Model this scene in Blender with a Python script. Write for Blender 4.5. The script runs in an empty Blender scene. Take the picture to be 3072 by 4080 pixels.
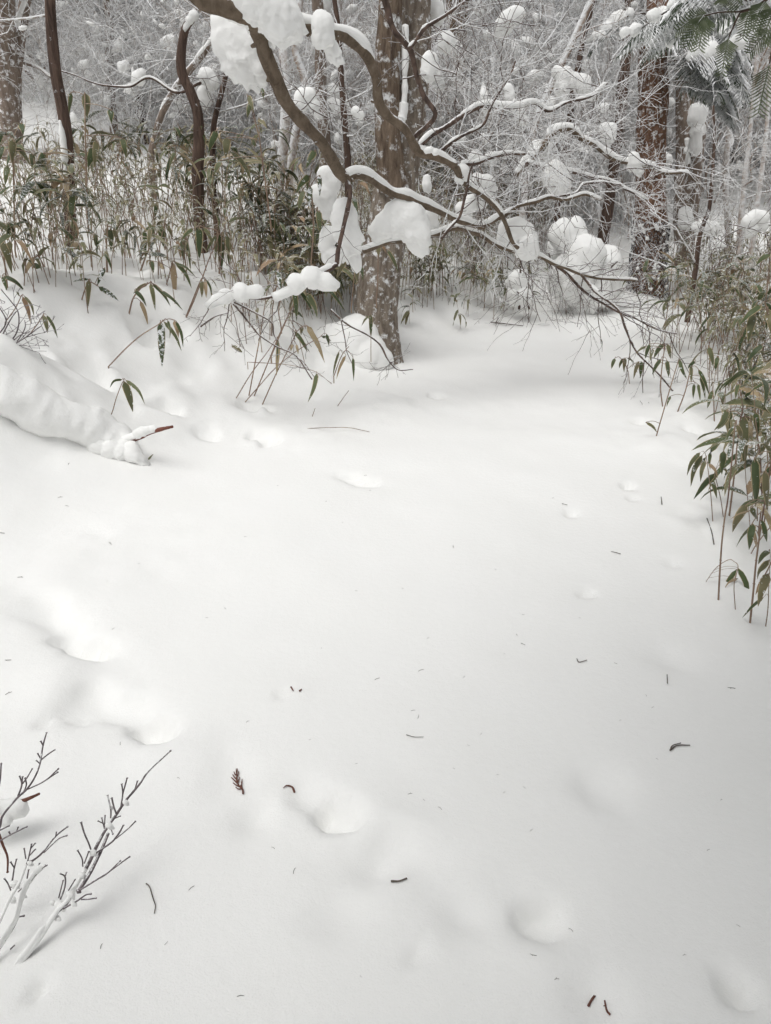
import bpy, math, random
import numpy as np
from mathutils import Vector, Matrix, Euler

random.seed(7)
RNG = np.random.default_rng(11)
SC = bpy.context.scene
COL = SC.collection

# ------------------------------------------------------------------ camera
PITCH = math.radians(24.0)
CAM = np.array((0.0, 0.0, 1.55))
FPX = 2040 / math.tan(math.radians(35.0))          # focal length in photo pixels
cam = bpy.data.cameras.new('camera')
cam.sensor_fit = 'VERTICAL'
cam.angle = math.radians(70.0)
cam.clip_start = 0.05
cam.clip_end = 500
cam_ob = bpy.data.objects.new('camera', cam)
cam_ob.location = CAM
cam_ob.rotation_euler = (math.radians(90) - PITCH, 0, 0)
COL.objects.link(cam_ob)
SC.camera = cam_ob

# ------------------------------------------------------------------ light: overcast winter day
SUN_EL, SUN_AZ = 67.0, -140.0                         # degrees; azimuth from +Y towards +X
w = bpy.data.worlds.new('World')
SC.world = w
w.use_nodes = True
nt = w.node_tree
nt.nodes.clear()
sky = nt.nodes.new('ShaderNodeTexSky')
sky.sky_type = 'NISHITA'
sky.sun_disc = False
sky.sun_elevation = math.radians(SUN_EL)
sky.sun_rotation = math.radians(SUN_AZ)
sky.air_density = 1.0
sky.dust_density = 4.0
hs = nt.nodes.new('ShaderNodeHueSaturation')          # cloud cover: grey, not blue
hs.inputs['Saturation'].default_value = 0.06
bg = nt.nodes.new('ShaderNodeBackground')
bg.inputs["Strength"].default_value = 0.15
wo = nt.nodes.new('ShaderNodeOutputWorld')
nt.links.new(sky.outputs[0], hs.inputs['Color'])
nt.links.new(hs.outputs[0], bg.inputs['Color'])
nt.links.new(bg.outputs[0], wo.inputs['Surface'])
sl = bpy.data.lights.new('sun', 'SUN')
sl.energy = 0.8
sl.angle = math.radians(35)
sl.color = (1.0, 0.98, 0.94)
so = bpy.data.objects.new('sun', sl)
so.rotation_euler = (math.radians(90 - SUN_EL), 0, math.radians(180 - SUN_AZ))
COL.objects.link(so)
SC.view_settings.view_transform = 'Standard'
SC.view_settings.look = 'None'
SC.view_settings.exposure = -0.05
SC.view_settings.gamma = 1.0
SC.cycles.max_bounces = 5
SC.cycles.diffuse_bounces = 3
SC.cycles.use_adaptive_sampling = True
SC.cycles.adaptive_threshold = 0.02
SC.cycles.use_denoising = True

# ------------------------------------------------------------------ projection helpers (photo pixels 3072 x 4080)
SP, CP = math.sin(PITCH), math.cos(PITCH)


def ray(X, Y):
    a, b = (X - 1536.0) / FPX, (2040.0 - Y) / FPX
    return np.array((a, CP + SP * b, -SP + CP * b))


def P(X, Y, d):
    """the point at distance d (world y) that lies behind that photo pixel"""
    v = ray(X, Y)
    return CAM + v * (d / v[1])


def pxm(n, d):
    """metres covered by n photo pixels at distance d"""
    return n / FPX * d / CP * 1.0


# ------------------------------------------------------------------ noise
_H = RNG.random((256, 256))
_H3 = RNG.random((64, 64, 64))


def vnoise(x, y):
    x = np.asarray(x, float); y = np.asarray(y, float)
    xi = np.floor(x).astype(int); yi = np.floor(y).astype(int)
    fx = x - xi; fy = y - yi
    fx = fx * fx * fx * (fx * (6 * fx - 15) + 10); fy = fy * fy * fy * (fy * (6 * fy - 15) + 10)
    a = _H[xi & 255, yi & 255]; b = _H[(xi + 1) & 255, yi & 255]
    c = _H[xi & 255, (yi + 1) & 255]; d = _H[(xi + 1) & 255, (yi + 1) & 255]
    return (a * (1 - fx) + b * fx) * (1 - fy) + (c * (1 - fx) + d * fx) * fy - 0.5


def noise3(p):
    p = np.asarray(p, float)
    i = np.floor(p).astype(int); f = p - i
    f = f * f * (3 - 2 * f)
    r = 0
    for dx in (0, 1):
        for dy in (0, 1):
            for dz in (0, 1):
                wgt = (f[:, 0] if dx else 1 - f[:, 0]) * (f[:, 1] if dy else 1 - f[:, 1]) * (f[:, 2] if dz else 1 - f[:, 2])
                r = r + wgt * _H3[(i[:, 0] + dx) & 63, (i[:, 1] + dy) & 63, (i[:, 2] + dz) & 63]
    return r - 0.5


def cross(a, b):
    a = np.asarray(a, float); b = np.asarray(b, float)
    a0, a1, a2 = a[..., 0], a[..., 1], a[..., 2]; b0, b1, b2 = b[..., 0], b[..., 1], b[..., 2]
    return np.stack([a1 * b2 - a2 * b1, a2 * b0 - a0 * b2, a0 * b1 - a1 * b0], -1)


def ss(a, b, t):
    t = np.clip((t - a) / (b - a), 0, 1)
    return t * t * (3 - 2 * t)


# ------------------------------------------------------------------ terrain
def edge_left(y):
    return np.interp(y, [-6, 0, 2, 3, 4, 5, 6, 7, 8, 9, 12, 45], [-4.5, -3.3, -2.5, -1.95, -1.4, -0.95, -0.5, .02, .55, 1.25, 3.2, 5])


def edge_right(y):
    return np.interp(y, [-6, 0, 2.4, 3.5, 5.5, 8, 11, 45], [0.6, 0.95, 1.32, 1.68, 2.3, 2.95, 3.7, 8])


def h_base(x, y):
    x = np.asarray(x, float); y = np.asarray(y, float)
    ys = y
    t = edge_left(ys) - x
    z = 0.82 * ss(-0.25, 2.1, t) + 0.10 * np.maximum(t - 1.5, 0)
    z = np.where(t > 14, z - 0.06 * (t - 14), z)
    u = x - edge_right(ys)
    z = z - 0.10 * ss(0.0, 0.4, u) + 0.42 * ss(0.3, 2.4, u) + 0.05 * np.maximum(u - 1, 0)
    hy = np.interp(y, [0, 8, 11, 15, 20, 26, 34, 46, 80], [0, 0, .22, .8, 2.1, 4.6, 8.6, 14, 22])
    hy2 = np.interp(y + 0.8, [0, 8, 11, 15, 20, 26, 34, 46, 80], [0, 0, .22, .8, 2.1, 4.6, 8.6, 14, 22])
    z = z + 0.5 * (hy + hy2) * (1 + 0.12 * ss(0, -5, x))
    bank = ss(0.0, 0.9, t) + ss(0.2, 1.2, u)
    z = z + 0.15 * bank * vnoise(x * 1.9 + 7, y * 1.6) + 0.10 * bank * vnoise(x * 4.1, y * 3.6 + 3) + .03 * bank * vnoise(x * 9.3, y * 8.1 + 3)
    z = z + 0.05 * vnoise(x * 0.7, y * 0.7 + 9) * ss(0.5, 3, y) + 0.016 * vnoise(x * 2.3 + 31, y * 2.3) + 0.006 * vnoise(x * 6, y * 6)
    far = ss(10, 16, y)
    z = z + far * (0.5 * vnoise(x * .45, y * .45) + 0.25 * vnoise(x * 1.1, y * 1.1))
    return z


MARKS = []        # dents and mounds: (cx, cy, ux, uy, half length, half width, depth, crispness)


def h(x, y):
    x = np.asarray(x, float); y = np.asarray(y, float)
    z = h_base(x, y)
    if x.size == 0 or not MARKS:
        return z
    shape = x.shape
    x = x.ravel(); y = y.ravel(); z = np.array(z, float).ravel()
    x0, x1, y0, y1 = x.min(), x.max(), y.min(), y.max()
    big = x.size > 3000
    X, Y, Z = x, y, z
    for cx, cy, ux, uy, hl, hw, dep, cr in MARKS:
        R = 3.1 * max(hl, hw)
        if cx + R < x0 or cx - R > x1 or cy + R < y0 or cy - R > y1:
            continue
        if big:
            idx = np.nonzero((np.abs(X - cx) < R) & (np.abs(Y - cy) < R))[0]
            x, y = X[idx], Y[idx]
        a = (x - cx) * ux + (y - cy) * uy
        b = -(x - cx) * uy + (y - cy) * ux
        wx = .5 * min(hl, .25) * (vnoise(x * 7 + 3, y * 7) + .5 * vnoise(x * 17, y * 17 + 8)); wy = .6 * min(hw, .2) * (vnoise(x * 8 + 40, y * 8 + 5) + .5 * vnoise(x * 19 + 9, y * 19))
        a = a + wx; b = b + wy
        q = (a / hl) ** 2 + (b / hw) ** 2
        if cr > 0:      # firmer wall on the near side
            wob = 0.25 * vnoise(x * 22, y * 22)
            f = np.where(q < 6, ss(1.25, 0.35, q + wob) * cr + (1 - cr) * np.exp(-q), 0)
        else:
            f = np.where(q < 9, np.exp(-q), 0)
        if big:
            Z[idx] += dep * f
        else:
            Z = Z + dep * f
    return Z.reshape(shape)


def ground(X, Y):
    """where the sight line through a photo pixel meets the snow"""
    v = ray(X, Y)
    for _ in range(2):
        ts = (np.concatenate([np.arange(0.6, 14, 0.1), np.arange(14, 60, 0.3)]) if _ == 0 else np.linspace(t0 - .3, t0 + .1, 41)) / v[1]
        pts = CAM[None] + ts[:, None] * v[None]
        below = pts[:, 2] < (h_base(pts[:, 0], pts[:, 1]) + .08 if _ == 0 else h(pts[:, 0], pts[:, 1]))
        i = int(np.argmax(below)) if below.any() else len(ts) - 1
        t0 = pts[i][1]
        if _ == 0 and i < len(ts) - 1:
            t0 = pts[i][1] + .2 * (1 if t0 < 14 else 0)
    p = pts[i].copy()
    p[2] = float(h(p[0], p[1]))
    return p


def mark(xd0, yd0, xd1, yd1, hw, dep, cr=0.0, k=0.62):
    """a dent (dep < 0) or mound in the snow between two spots; spots in 1666-wide picture units"""
    s = 3072 / 1666
    a, b = ground(xd0 * s, yd0 * s), ground(xd1 * s, yd1 * s)
    c = (a + b) / 2
    dx, dy = b[0] - a[0], b[1] - a[1]
    L = math.hypot(dx, dy) + 1e-6
    return (c[0], c[1], dx / L, dy / L, max(L * k, hw), hw, dep * (1.25 if dep < 0 else 1), cr)


_m = [
    mark(60, 1285, 205, 1395, .085, -.050, .0), mark(120, 1370, 210, 1400, .06, -.045, .7),
    mark(170, 1500, 300, 1540, .10, -.050, .35), mark(290, 1555, 365, 1590, .065, -.06, .8),
    mark(80, 1562, 115, 1558, .022, -.02, .8), mark(640, 1705, 720, 1760, .05, -.03, .3), mark(690, 1750, 770, 1770, .055, -.045, .85),
    mark(750, 1850, 930, 1850, .075, -.032, .0), mark(790, 1880, 850, 1885, .04, -.018, .0), mark(1105, 1975, 1220, 1985, .05, -.035, .75),
    mark(1060, 1960, 1240, 1975, .09, -.02, .0), mark(1540, 2110, 1620, 2160, .035, -.03, .5), mark(1590, 2150, 1625, 2162, .018, -.02, .8),
    mark(1270, 1715, 1350, 1705, .07, -.022, .0), mark(520, 1770, 590, 1780, .06, -.025, .0), mark(450, 1680, 540, 1680, .08, -.018, .0),
    mark(1255, 1287, 1295, 1283, .035, -.022, .7), mark(1352, 1050, 1368, 1052, .04, -.05, .6), mark(1360, 1077, 1375, 1077, .035, -.02, .5),
    mark(1400, 1420, 1480, 1420, .08, -.018, .0), mark(590, 1502, 618, 1500, .025, -.012, .8), mark(880, 2090, 920, 2055, .018, -.013, .3),
    mark(960, 1965, 1020, 1975, .06, -.018, .0), mark(1240, 2160, 1330, 2180, .06, -.02, .0), mark(75, 2142, 95, 2140, .02, -.02, .4),
    mark(690, 1960, 790, 1975, .06, -.015, .0), mark(1440, 1218, 1475, 1218, .03, -.015, .6), mark(1225, 1108, 1250, 1112, .04, -.025, .5),
    mark(60, 760, 90, 790, .09, -.08, .6), mark(150, 800, 230, 805, .13, -.09, .5), mark(330, 880, 395, 890, .09, -.07, .6),
    mark(420, 930, 480, 942, .07, -.05, .6), mark(540, 945, 590, 962, .08, -.05, .6), mark(730, 1025, 805, 1045, .06, -.035, .5),
    mark(930, 852, 955, 858, .06, -.05, .6), mark(1370, 912, 1400, 915, .07, -.03, .5), mark(1485, 932, 1505, 940, .07, -.04, .5),
    mark(520, 870, 580, 890, .10, -.08, .6), mark(300, 700, 335, 745, .12, -.15, .7), mark(155, 630, 185, 645, .10, -.12, .7),
    mark(640, 760, 700, 790, .16, -.08, .4), mark(780, 770, 830, 785, .12, -.06, .4), mark(1000, 895, 1280, 905, .35, -.02, .0),
    mark(200, 1180, 420, 1180, .35, -.02, 0), mark(150, 1130, 60, 1120, .3, -.02, 0),
    # mounds on the bank
    mark(200, 640, 300, 650, .32, .16), mark(330, 690, 480, 660, .30, .14), mark(50, 640, 130, 620, .35, .12), mark(430, 640, 700, 620, .22, .18),
    mark(620, 700, 780, 700, .35, .12), mark(520, 760, 640, 740, .30, .06), mark(150, 850, -250, 790, .36, .16), mark(270, 915, -200, 815, .20, .11), mark(700, 960, 500, 900, .25, .05),
    mark(880, 900, 740, 850, .3, .05), mark(1500, 900, 1580, 860, .35, .12), mark(1400, 980, 1520, 960, .35, .05), mark(1540, 1140, 1600, 1160, .18, .06),
    mark(560, 890, 575, 895, .05, .07), mark(790, 748, 850, 752, .26, .08),
    mark(80, 1470, 150, 1480, .10, .02), mark(320, 1640, 400, 1620, .12, .015), mark(740, 1800, 900, 1780, .12, .02), mark(1080, 2040, 1240, 2050, .12, .02),
]
MARKS.extend(_m)


# ------------------------------------------------------------------ materials
def newmat(name):
    m = bpy.data.materials.new(name)
    m.use_nodes = True
    n = m.node_tree.nodes
    return m, n, m.node_tree.links, n['Principled BSDF']


def nd(n, t, **kw):
    x = n.new(t)
    for k, v in kw.items():
        if k in x.inputs:
            x.inputs[k].default_value = v
        else:
            setattr(x, k, v)
    return x


SNOW_C = (0.915, 0.915, 0.903, 1)


def mat_snow(name, bump=0.25, scale=60, base=SNOW_C):
    m, n, l, b = newmat(name)
    b.inputs['Roughness'].default_value = 0.75
    b.inputs['Specular IOR Level'].default_value = 0.25
    tc = nd(n, 'ShaderNodeTexCoord')
    n1 = nd(n, 'ShaderNodeTexNoise', Scale=scale, Detail=3.0, Roughness=0.65)
    n2 = nd(n, 'ShaderNodeTexNoise', Scale=scale * 6, Detail=1.0, Roughness=0.6)
    l.new(tc.outputs['Object'], n1.inputs['Vector']); l.new(tc.outputs['Object'], n2.inputs['Vector'])
    mx = nd(n, 'ShaderNodeMath', operation='MULTIPLY_ADD')
    mx.inputs[1].default_value = 0.35
    l.new(n2.outputs['Fac'], mx.inputs[0]); l.new(n1.outputs['Fac'], mx.inputs[2])
    bp = nd(n, 'ShaderNodeBump', Strength=bump, Distance=0.004)
    l.new(mx.outputs[0], bp.inputs['Height']); l.new(bp.outputs[0], b.inputs['Normal'])
    n3 = nd(n, 'ShaderNodeTexNoise', Scale=2.2, Detail=1.0)
    l.new(tc.outputs['Object'], n3.inputs['Vector'])
    mc = nd(n, 'ShaderNodeMix', data_type='RGBA')
    mc.inputs['A'].default_value = (base[0] * .975, base[1] * .975, base[2] * .965, 1)
    mc.inputs['B'].default_value = base
    l.new(n3.outputs['Fac'], mc.inputs['Factor']); l.new(mc.outputs['Result'], b.inputs['Base Color'])
    return m


def mat_wood(name, c1, c2, c3=None, scale=8, stretch=.18, snow=0.0, up=0.35, up_w=.25, patch=9, bump=.6, dist=.01, rough=.9):
    """bark or twig skin: streaked colour; snow lies on what faces up (up = how much must face up) and clings in patches (snow)"""
    m, n, l, b = newmat(name)
    b.inputs['Roughness'].default_value = rough
    b.inputs['Specular IOR Level'].default_value = 0.2
    tc = nd(n, 'ShaderNodeTexCoord')
    mp = nd(n, 'ShaderNodeMapping')
    mp.inputs['Scale'].default_value = (1, 1, stretch)
    l.new(tc.outputs['Object'], mp.inputs['Vector'])
    fine = bump > 0
    n1 = nd(n, 'ShaderNodeTexNoise', Scale=scale, Detail=5.0 if fine else 1.0, Roughness=.7, Distortion=.4 if fine else 0.0)
    l.new(mp.outputs[0], n1.inputs['Vector'])
    rp = n.new('ShaderNodeValToRGB')
    e = rp.color_ramp.elements
    e[0].position = .34; e[0].color = (*c1, 1)
    e[1].position = .66; e[1].color = (*c2, 1)
    if c3:
        x = e.new(.8); x.color = (*c3, 1)
    l.new(n1.outputs['Fac'], rp.inputs[0])
    if fine:
        bp = nd(n, 'ShaderNodeBump', Strength=bump, Distance=dist)
        l.new(n1.outputs['Fac'], bp.inputs['Height']); l.new(bp.outputs[0], b.inputs['Normal'])
    ge = nd(n, 'ShaderNodeNewGeometry')
    sx = nd(n, 'ShaderNodeSeparateXYZ'); l.new(ge.outputs['Normal'], sx.inputs[0])
    n2 = nd(n, 'ShaderNodeTexNoise', Scale=patch, Detail=5.0 if fine else 2.0, Roughness=.72)
    l.new(tc.outputs['Object'], n2.inputs['Vector'])
    ad = nd(n, 'ShaderNodeMath', operation='MULTIPLY_ADD'); ad.inputs[1].default_value = .9
    l.new(n2.outputs['Fac'], ad.inputs[0]); l.new(sx.outputs['Z'], ad.inputs[2])
    r1 = nd(n, 'ShaderNodeMapRange'); r1.inputs['From Min'].default_value = up + .45; r1.inputs['From Max'].default_value = up + .45 + up_w
    l.new(ad.outputs[0], r1.inputs['Value'])
    r2 = nd(n, 'ShaderNodeMapRange'); r2.inputs['From Min'].default_value = .66 - snow; r2.inputs['From Max'].default_value = .77 - snow
    l.new(n2.outputs['Fac'], r2.inputs['Value'])
    mxx = nd(n, 'ShaderNodeMath', operation='MAXIMUM')
    l.new(r1.outputs[0], mxx.inputs[0]); l.new(r2.outputs[0], mxx.inputs[1])
    mc = nd(n, 'ShaderNodeMix', data_type='RGBA'); mc.inputs['B'].default_value = (.84, .845, .85, 1)
    l.new(rp.outputs[0], mc.inputs['A']); l.new(mxx.outputs[0], mc.inputs['Factor'])
    l.new(mc.outputs['Result'], b.inputs['Base Color'])
    return m


def mat_leaf(name, cols, margin, snow=.06, rnd=1.0):
    """bamboo leaf: withered pale margin, fine length-wise veins, a dusting of snow"""
    m, n, l, b = newmat(name)
    b.inputs['Roughness'].default_value = .5
    b.inputs['Specular IOR Level'].default_value = .35
    oi = nd(n, 'ShaderNodeObjectInfo')
    rp = n.new('ShaderNodeValToRGB')
    e = rp.color_ramp.elements
    e[0].position = 0; e[0].color = (*cols[0], 1)
    e[1].position = 1; e[1].color = (*cols[-1], 1)
    for i, c in enumerate(cols[1:-1]):
        x = e.new((i + 1) / (len(cols) - 1)); x.color = (*c, 1)
    l.new(oi.outputs['Random'], rp.inputs[0])
    uv = nd(n, 'ShaderNodeUVMap')
    sx = nd(n, 'ShaderNodeSeparateXYZ'); l.new(uv.outputs[0], sx.inputs[0])
    tc = nd(n, 'ShaderNodeTexCoord')
    nz = nd(n, 'ShaderNodeTexNoise', Scale=18.0, Detail=2.0, Roughness=.65)
    l.new(tc.outputs['Object'], nz.inputs['Vector'])
    # distance from the midrib, 0..1, and towards the tip
    a1 = nd(n, 'ShaderNodeMath', operation='MULTIPLY_ADD'); a1.inputs[1].default_value = 2; a1.inputs[2].default_value = -1
    l.new(sx.outputs['X'], a1.inputs[0])
    a2 = nd(n, 'ShaderNodeMath', operation='ABSOLUTE'); l.new(a1.outputs[0], a2.inputs[0])
    a3 = nd(n, 'ShaderNodeMath', operation='POWER'); a3.inputs[1].default_value = 6; l.new(sx.outputs['Y'], a3.inputs[0])
    a4 = nd(n, 'ShaderNodeMath', operation='MAXIMUM'); l.new(a2.outputs[0], a4.inputs[0]); l.new(a3.outputs[0], a4.inputs[1])
    a5 = nd(n, 'ShaderNodeMath', operation='MULTIPLY_ADD'); a5.inputs[1].default_value = .55; l.new(nz.outputs['Fac'], a5.inputs[0]); l.new(a4.outputs[0], a5.inputs[2])
    mr = nd(n, 'ShaderNodeMapRange'); mr.inputs['From Min'].default_value = 1.05; mr.inputs['From Max'].default_value = 1.22
    l.new(a5.outputs[0], mr.inputs['Value'])
    mc = nd(n, 'ShaderNodeMix', data_type='RGBA'); mc.inputs['B'].default_value = (*margin, 1)
    l.new(rp.outputs[0], mc.inputs['A']); l.new(mr.outputs[0], mc.inputs['Factor'])
    n2 = nd(n, 'ShaderNodeTexNoise', Scale=34.0, Detail=3.0, Roughness=.75)
    l.new(tc.outputs['Object'], n2.inputs['Vector'])
    r2 = nd(n, 'ShaderNodeMapRange'); r2.inputs['From Min'].default_value = .70 - snow; r2.inputs['From Max'].default_value = .76 - snow
    l.new(n2.outputs['Fac'], r2.inputs['Value'])
    ge = nd(n, 'ShaderNodeNewGeometry'); sz = nd(n, 'ShaderNodeSeparateXYZ'); l.new(ge.outputs['Normal'], sz.inputs[0])
    az = nd(n, 'ShaderNodeMath', operation='ABSOLUTE'); l.new(sz.outputs['Z'], az.inputs[0])
    u1 = nd(n, 'ShaderNodeMath', operation='MULTIPLY_ADD'); u1.inputs[1].default_value = 1.1; l.new(n2.outputs['Fac'], u1.inputs[0]); l.new(az.outputs[0], u1.inputs[2])
    r3 = nd(n, 'ShaderNodeMapRange'); r3.inputs['From Min'].default_value = 1.50; r3.inputs['From Max'].default_value = 1.60
    l.new(u1.outputs[0], r3.inputs['Value'])
    mm = nd(n, 'ShaderNodeMath', operation='MAXIMUM'); l.new(r2.outputs[0], mm.inputs[0]); l.new(r3.outputs[0], mm.inputs[1])
    ms = nd(n, 'ShaderNodeMix', data_type='RGBA'); ms.inputs['B'].default_value = (.80, .81, .82, 1)
    l.new(mc.outputs['Result'], ms.inputs['A']); l.new(mm.outputs[0], ms.inputs['Factor'])
    l.new(ms.outputs['Result'], b.inputs['Base Color'])
    return m


M_GROUND = mat_snow('snow_field', .55, 38)
M_SNOW = mat_snow('snow_pad', .8, 34)
M_BARK_BIG = mat_wood('furrowed_bark', (.085, .06, .045), (.27, .205, .15), (.42, .36, .30), scale=26, stretch=.16, snow=.13, up=.42, patch=9, dist=.035, bump=1)
M_BARK_PALE = mat_wood('lichen_bark', (.12, .095, .075), (.32, .27, .22), (.5, .47, .42), scale=24, stretch=.2, snow=.125, up=.4, patch=17, dist=.03, bump=1)
M_BARK_RED = mat_wood('red_brown_bark', (.05, .034, .028), (.155, .105, .082), (.26, .20, .165), scale=30, stretch=.12, snow=.02, up=.4, patch=14, dist=.012)
M_BARK_FIR = mat_wood('fir_bark', (.08, .046, .032), (.26, .15, .10), (.33, .23, .17), scale=24, stretch=.3, snow=.13, up=.3, patch=20, dist=.015)
M_BARK_GREY = mat_wood('grey_bark', (.13, .10, .08), (.27, .215, .175), (.4, .36, .33), scale=14, stretch=.25, snow=.13, up=.3, patch=12, dist=.012)
M_LIMB = mat_wood('limb_bark', (.095, .072, .052), (.20, .155, .115), (.30, .26, .22), scale=20, stretch=.6, snow=-.02, up=.5, patch=60, dist=.006)
M_TWIG = mat_wood('dark_twig', (.07, .05, .042), (.15, .105, .085), None, scale=30, stretch=.6, snow=-.02, up=.45, patch=30, bump=0)
M_FROST = mat_wood('frosted_twig', (.26, .225, .20), (.46, .41, .37), None, scale=20, stretch=.6, snow=.19, up=-.5, up_w=.5, patch=16, bump=0)
M_FROST_BR = mat_wood('frosted_brown_twig', (.25, .185, .15), (.43, .34, .275), None, scale=20, stretch=.6, snow=.10, up=-.25, up_w=.4, patch=16, bump=0)
M_GREYTWIG = mat_wood('near_twig', (.10, .085, .09), (.19, .16, .165), None, scale=60, stretch=.6, snow=-.10, up=.75, patch=80, bump=0)
M_REDTWIG = mat_wood('red_twig', (.10, .045, .034), (.20, .095, .07), None, scale=60, stretch=.6, snow=-.15, up=1.2, patch=80, dist=.001)
M_LITTER = mat_wood('dark_litter', (.07, .062, .055), (.16, .135, .115), None, scale=90, stretch=.8, snow=-.15, up=1.3, patch=80, bump=0)
M_CULM = mat_wood('bamboo_culm', (.19, .12, .095), (.37, .28, .20), (.46, .38, .28), scale=6, stretch=.5, snow=-.06, up=.9, patch=40, bump=0, rough=.6)
M_LEAF = mat_leaf('bamboo_leaf', [(.045, .066, .026), (.08, .105, .042), (.12, .135, .065), (.18, .16, .085), (.06, .082, .036)], (.46, .36, .22), .07)
M_LEAF_SNOWY = mat_leaf('snow_dusted_leaf', [(.045, .065, .03), (.075, .095, .045), (.06, .08, .04)], (.34, .27, .17), .19)
M_LEAF_TAN = mat_leaf('withered_leaf', [(.36, .27, .16), (.42, .34, .21), (.27, .17, .10), (.46, .38, .25)], (.38, .27, .16), .07)
M_THICK = mat_leaf('thicket_leaf', [(.16, .16, .085), (.22, .20, .12)], (.48, .40, .28), .12)
M_NEEDLE = mat_wood('fir_needles', (.05, .07, .045), (.11, .135, .09), None, scale=9, stretch=1, snow=.13, up=.0, up_w=.4, patch=7, bump=0)
M_NEEDLE_FAR = mat_wood('snowy_conifer_needles', (.09, .11, .09), (.19, .21, .18), None, scale=5, stretch=1, snow=.2, up=-.4, up_w=.5, patch=4, bump=0)
M_NEEDLE_NEAR = mat_wood('near_fir_needles', (.13, .16, .09), (.27, .30, .20), None, scale=30, stretch=1, snow=.03, up=.55, up_w=.3, patch=60, bump=0)
M_NET = mat_wood('dark_netting', (.015, .015, .016), (.03, .03, .03), None, scale=30, stretch=1, snow=.13, up=.45, patch=13, bump=0)


# ------------------------------------------------------------------ mesh builder
_QI = {}


class MB:
    def __init__(self):
        self.v = []; self.q = []; self.t = []; self.n = 0; self.uv = []

    def add(self, v, q=None, t=None):
        v = np.asarray(v, float)
        self.v.append(v)
        if q is not None and len(q):
            self.q.append(np.asarray(q) + self.n)
        if t is not None and len(t):
            self.t.append(np.asarray(t) + self.n)
        self.n += len(v)

    def tube(self, pts, rad, sides=6, cap=True, squash=1.0):
        pts = np.asarray(pts, float); n = len(pts)
        rad = np.broadcast_to(np.asarray(rad, float), (n,))
        tg = np.gradient(pts, axis=0)
        tg /= np.linalg.norm(tg, axis=1)[:, None] + 1e-9
        m = np.abs(tg).mean(0)
        ref = np.zeros(3); ref[int(np.argmin(m))] = 1
        u = cross(tg, ref); u /= np.linalg.norm(u, axis=1)[:, None] + 1e-9
        v = cross(tg, u)
        a = np.arange(sides) * 2 * math.pi / sides
        ring = np.cos(a)[None, :, None] * u[:, None] + np.sin(a)[None, :, None] * v[:, None]
        V = (pts[:, None] + rad[:, None, None] * ring).reshape(-1, 3)
        key = (n, sides)
        if key not in _QI:
            i = np.arange(n - 1)[:, None] * sides; j = np.arange(sides)[None]
            k = (j + 1) % sides
            q = np.stack([i + j, i + k, i + sides + k, i + sides + j], -1).reshape(-1, 4)
            _QI[key] = q
        q = _QI[key]
        t = None
        if cap:
            V = np.vstack([V, pts[:1] - tg[:1] * rad[0] * .4, pts[-1:] + tg[-1:] * rad[-1] * .6])
            j = np.arange(sides); k = (j + 1) % sides
            A, Z = n * sides, n * sides + 1
            t = np.vstack([np.stack([k, j, np.full(sides, A)], 1), np.stack([(n - 1) * sides + j, (n - 1) * sides + k, np.full(sides, Z)], 1)])
        self.add(V, q, t)

    def mesh(self, name, origin=(0, 0, 0), smooth=True, uv=None):
        V = np.vstack(self.v) - np.asarray(origin)
        Q = np.vstack(self.q) if self.q else np.zeros((0, 4), int)
        T = np.vstack(self.t) if self.t else np.zeros((0, 3), int)
        me = bpy.data.meshes.new(name)
        me.vertices.add(len(V)); me.vertices.foreach_set('co', V.astype(np.float32).ravel())
        loops = np.concatenate([Q.ravel(), T.ravel()]).astype(np.int32)
        me.loops.add(len(loops)); me.loops.foreach_set('vertex_index', loops)
        st = np.concatenate([np.arange(len(Q)) * 4, len(Q) * 4 + np.arange(len(T)) * 3]).astype(np.int32)
        me.polygons.add(len(st)); me.polygons.foreach_set('loop_start', st)
        if smooth:
            me.polygons.foreach_set('use_smooth', np.ones(len(st), bool))
        if self.uv:
            U = np.vstack(self.uv)
            lay = me.uv_layers.new(name='UVMap')
            lay.data.foreach_set('uv', U[loops].astype(np.float32).ravel())
        me.update(calc_edges=True)
        me.validate()
        return me


def obj(name, mb, mat, parent=None, origin=None, loc=None, smooth=True, kind=None):
    """one mesh object; as a part its vertices are stored relative to its parent's base"""
    if isinstance(mb, MB):
        o0 = origin if origin is not None else ((0, 0, 0) if parent is None else parent['_o'])
        me = mb.mesh(name, o0, smooth)
        me.materials.append(mat)
    else:
        me = mb
    o = bpy.data.objects.new(name, me)
    COL.objects.link(o)
    if parent is not None:
        o.parent = parent
        if origin is not None:
            o.location = np.asarray(origin) - np.asarray(parent['_o'])
    elif origin is not None:
        o.location = origin
    if loc is not None:
        o.location = loc
    if kind:
        o['kind'] = kind
    return o


def thing(name, label, cat, loc, group=None):
    o = bpy.data.objects.new(name, None)
    o.empty_display_size = .05
    COL.objects.link(o)
    o.location = loc
    o['label'] = label; o['category'] = cat
    o['_o'] = [float(c) for c in loc]
    if group:
        o['group'] = group
    return o


def tag(o, label, cat, group=None, kind=None):
    if label: o['label'] = label
    if cat: o['category'] = cat
    if group: o['group'] = group
    if kind: o['kind'] = kind
    return o


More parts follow.
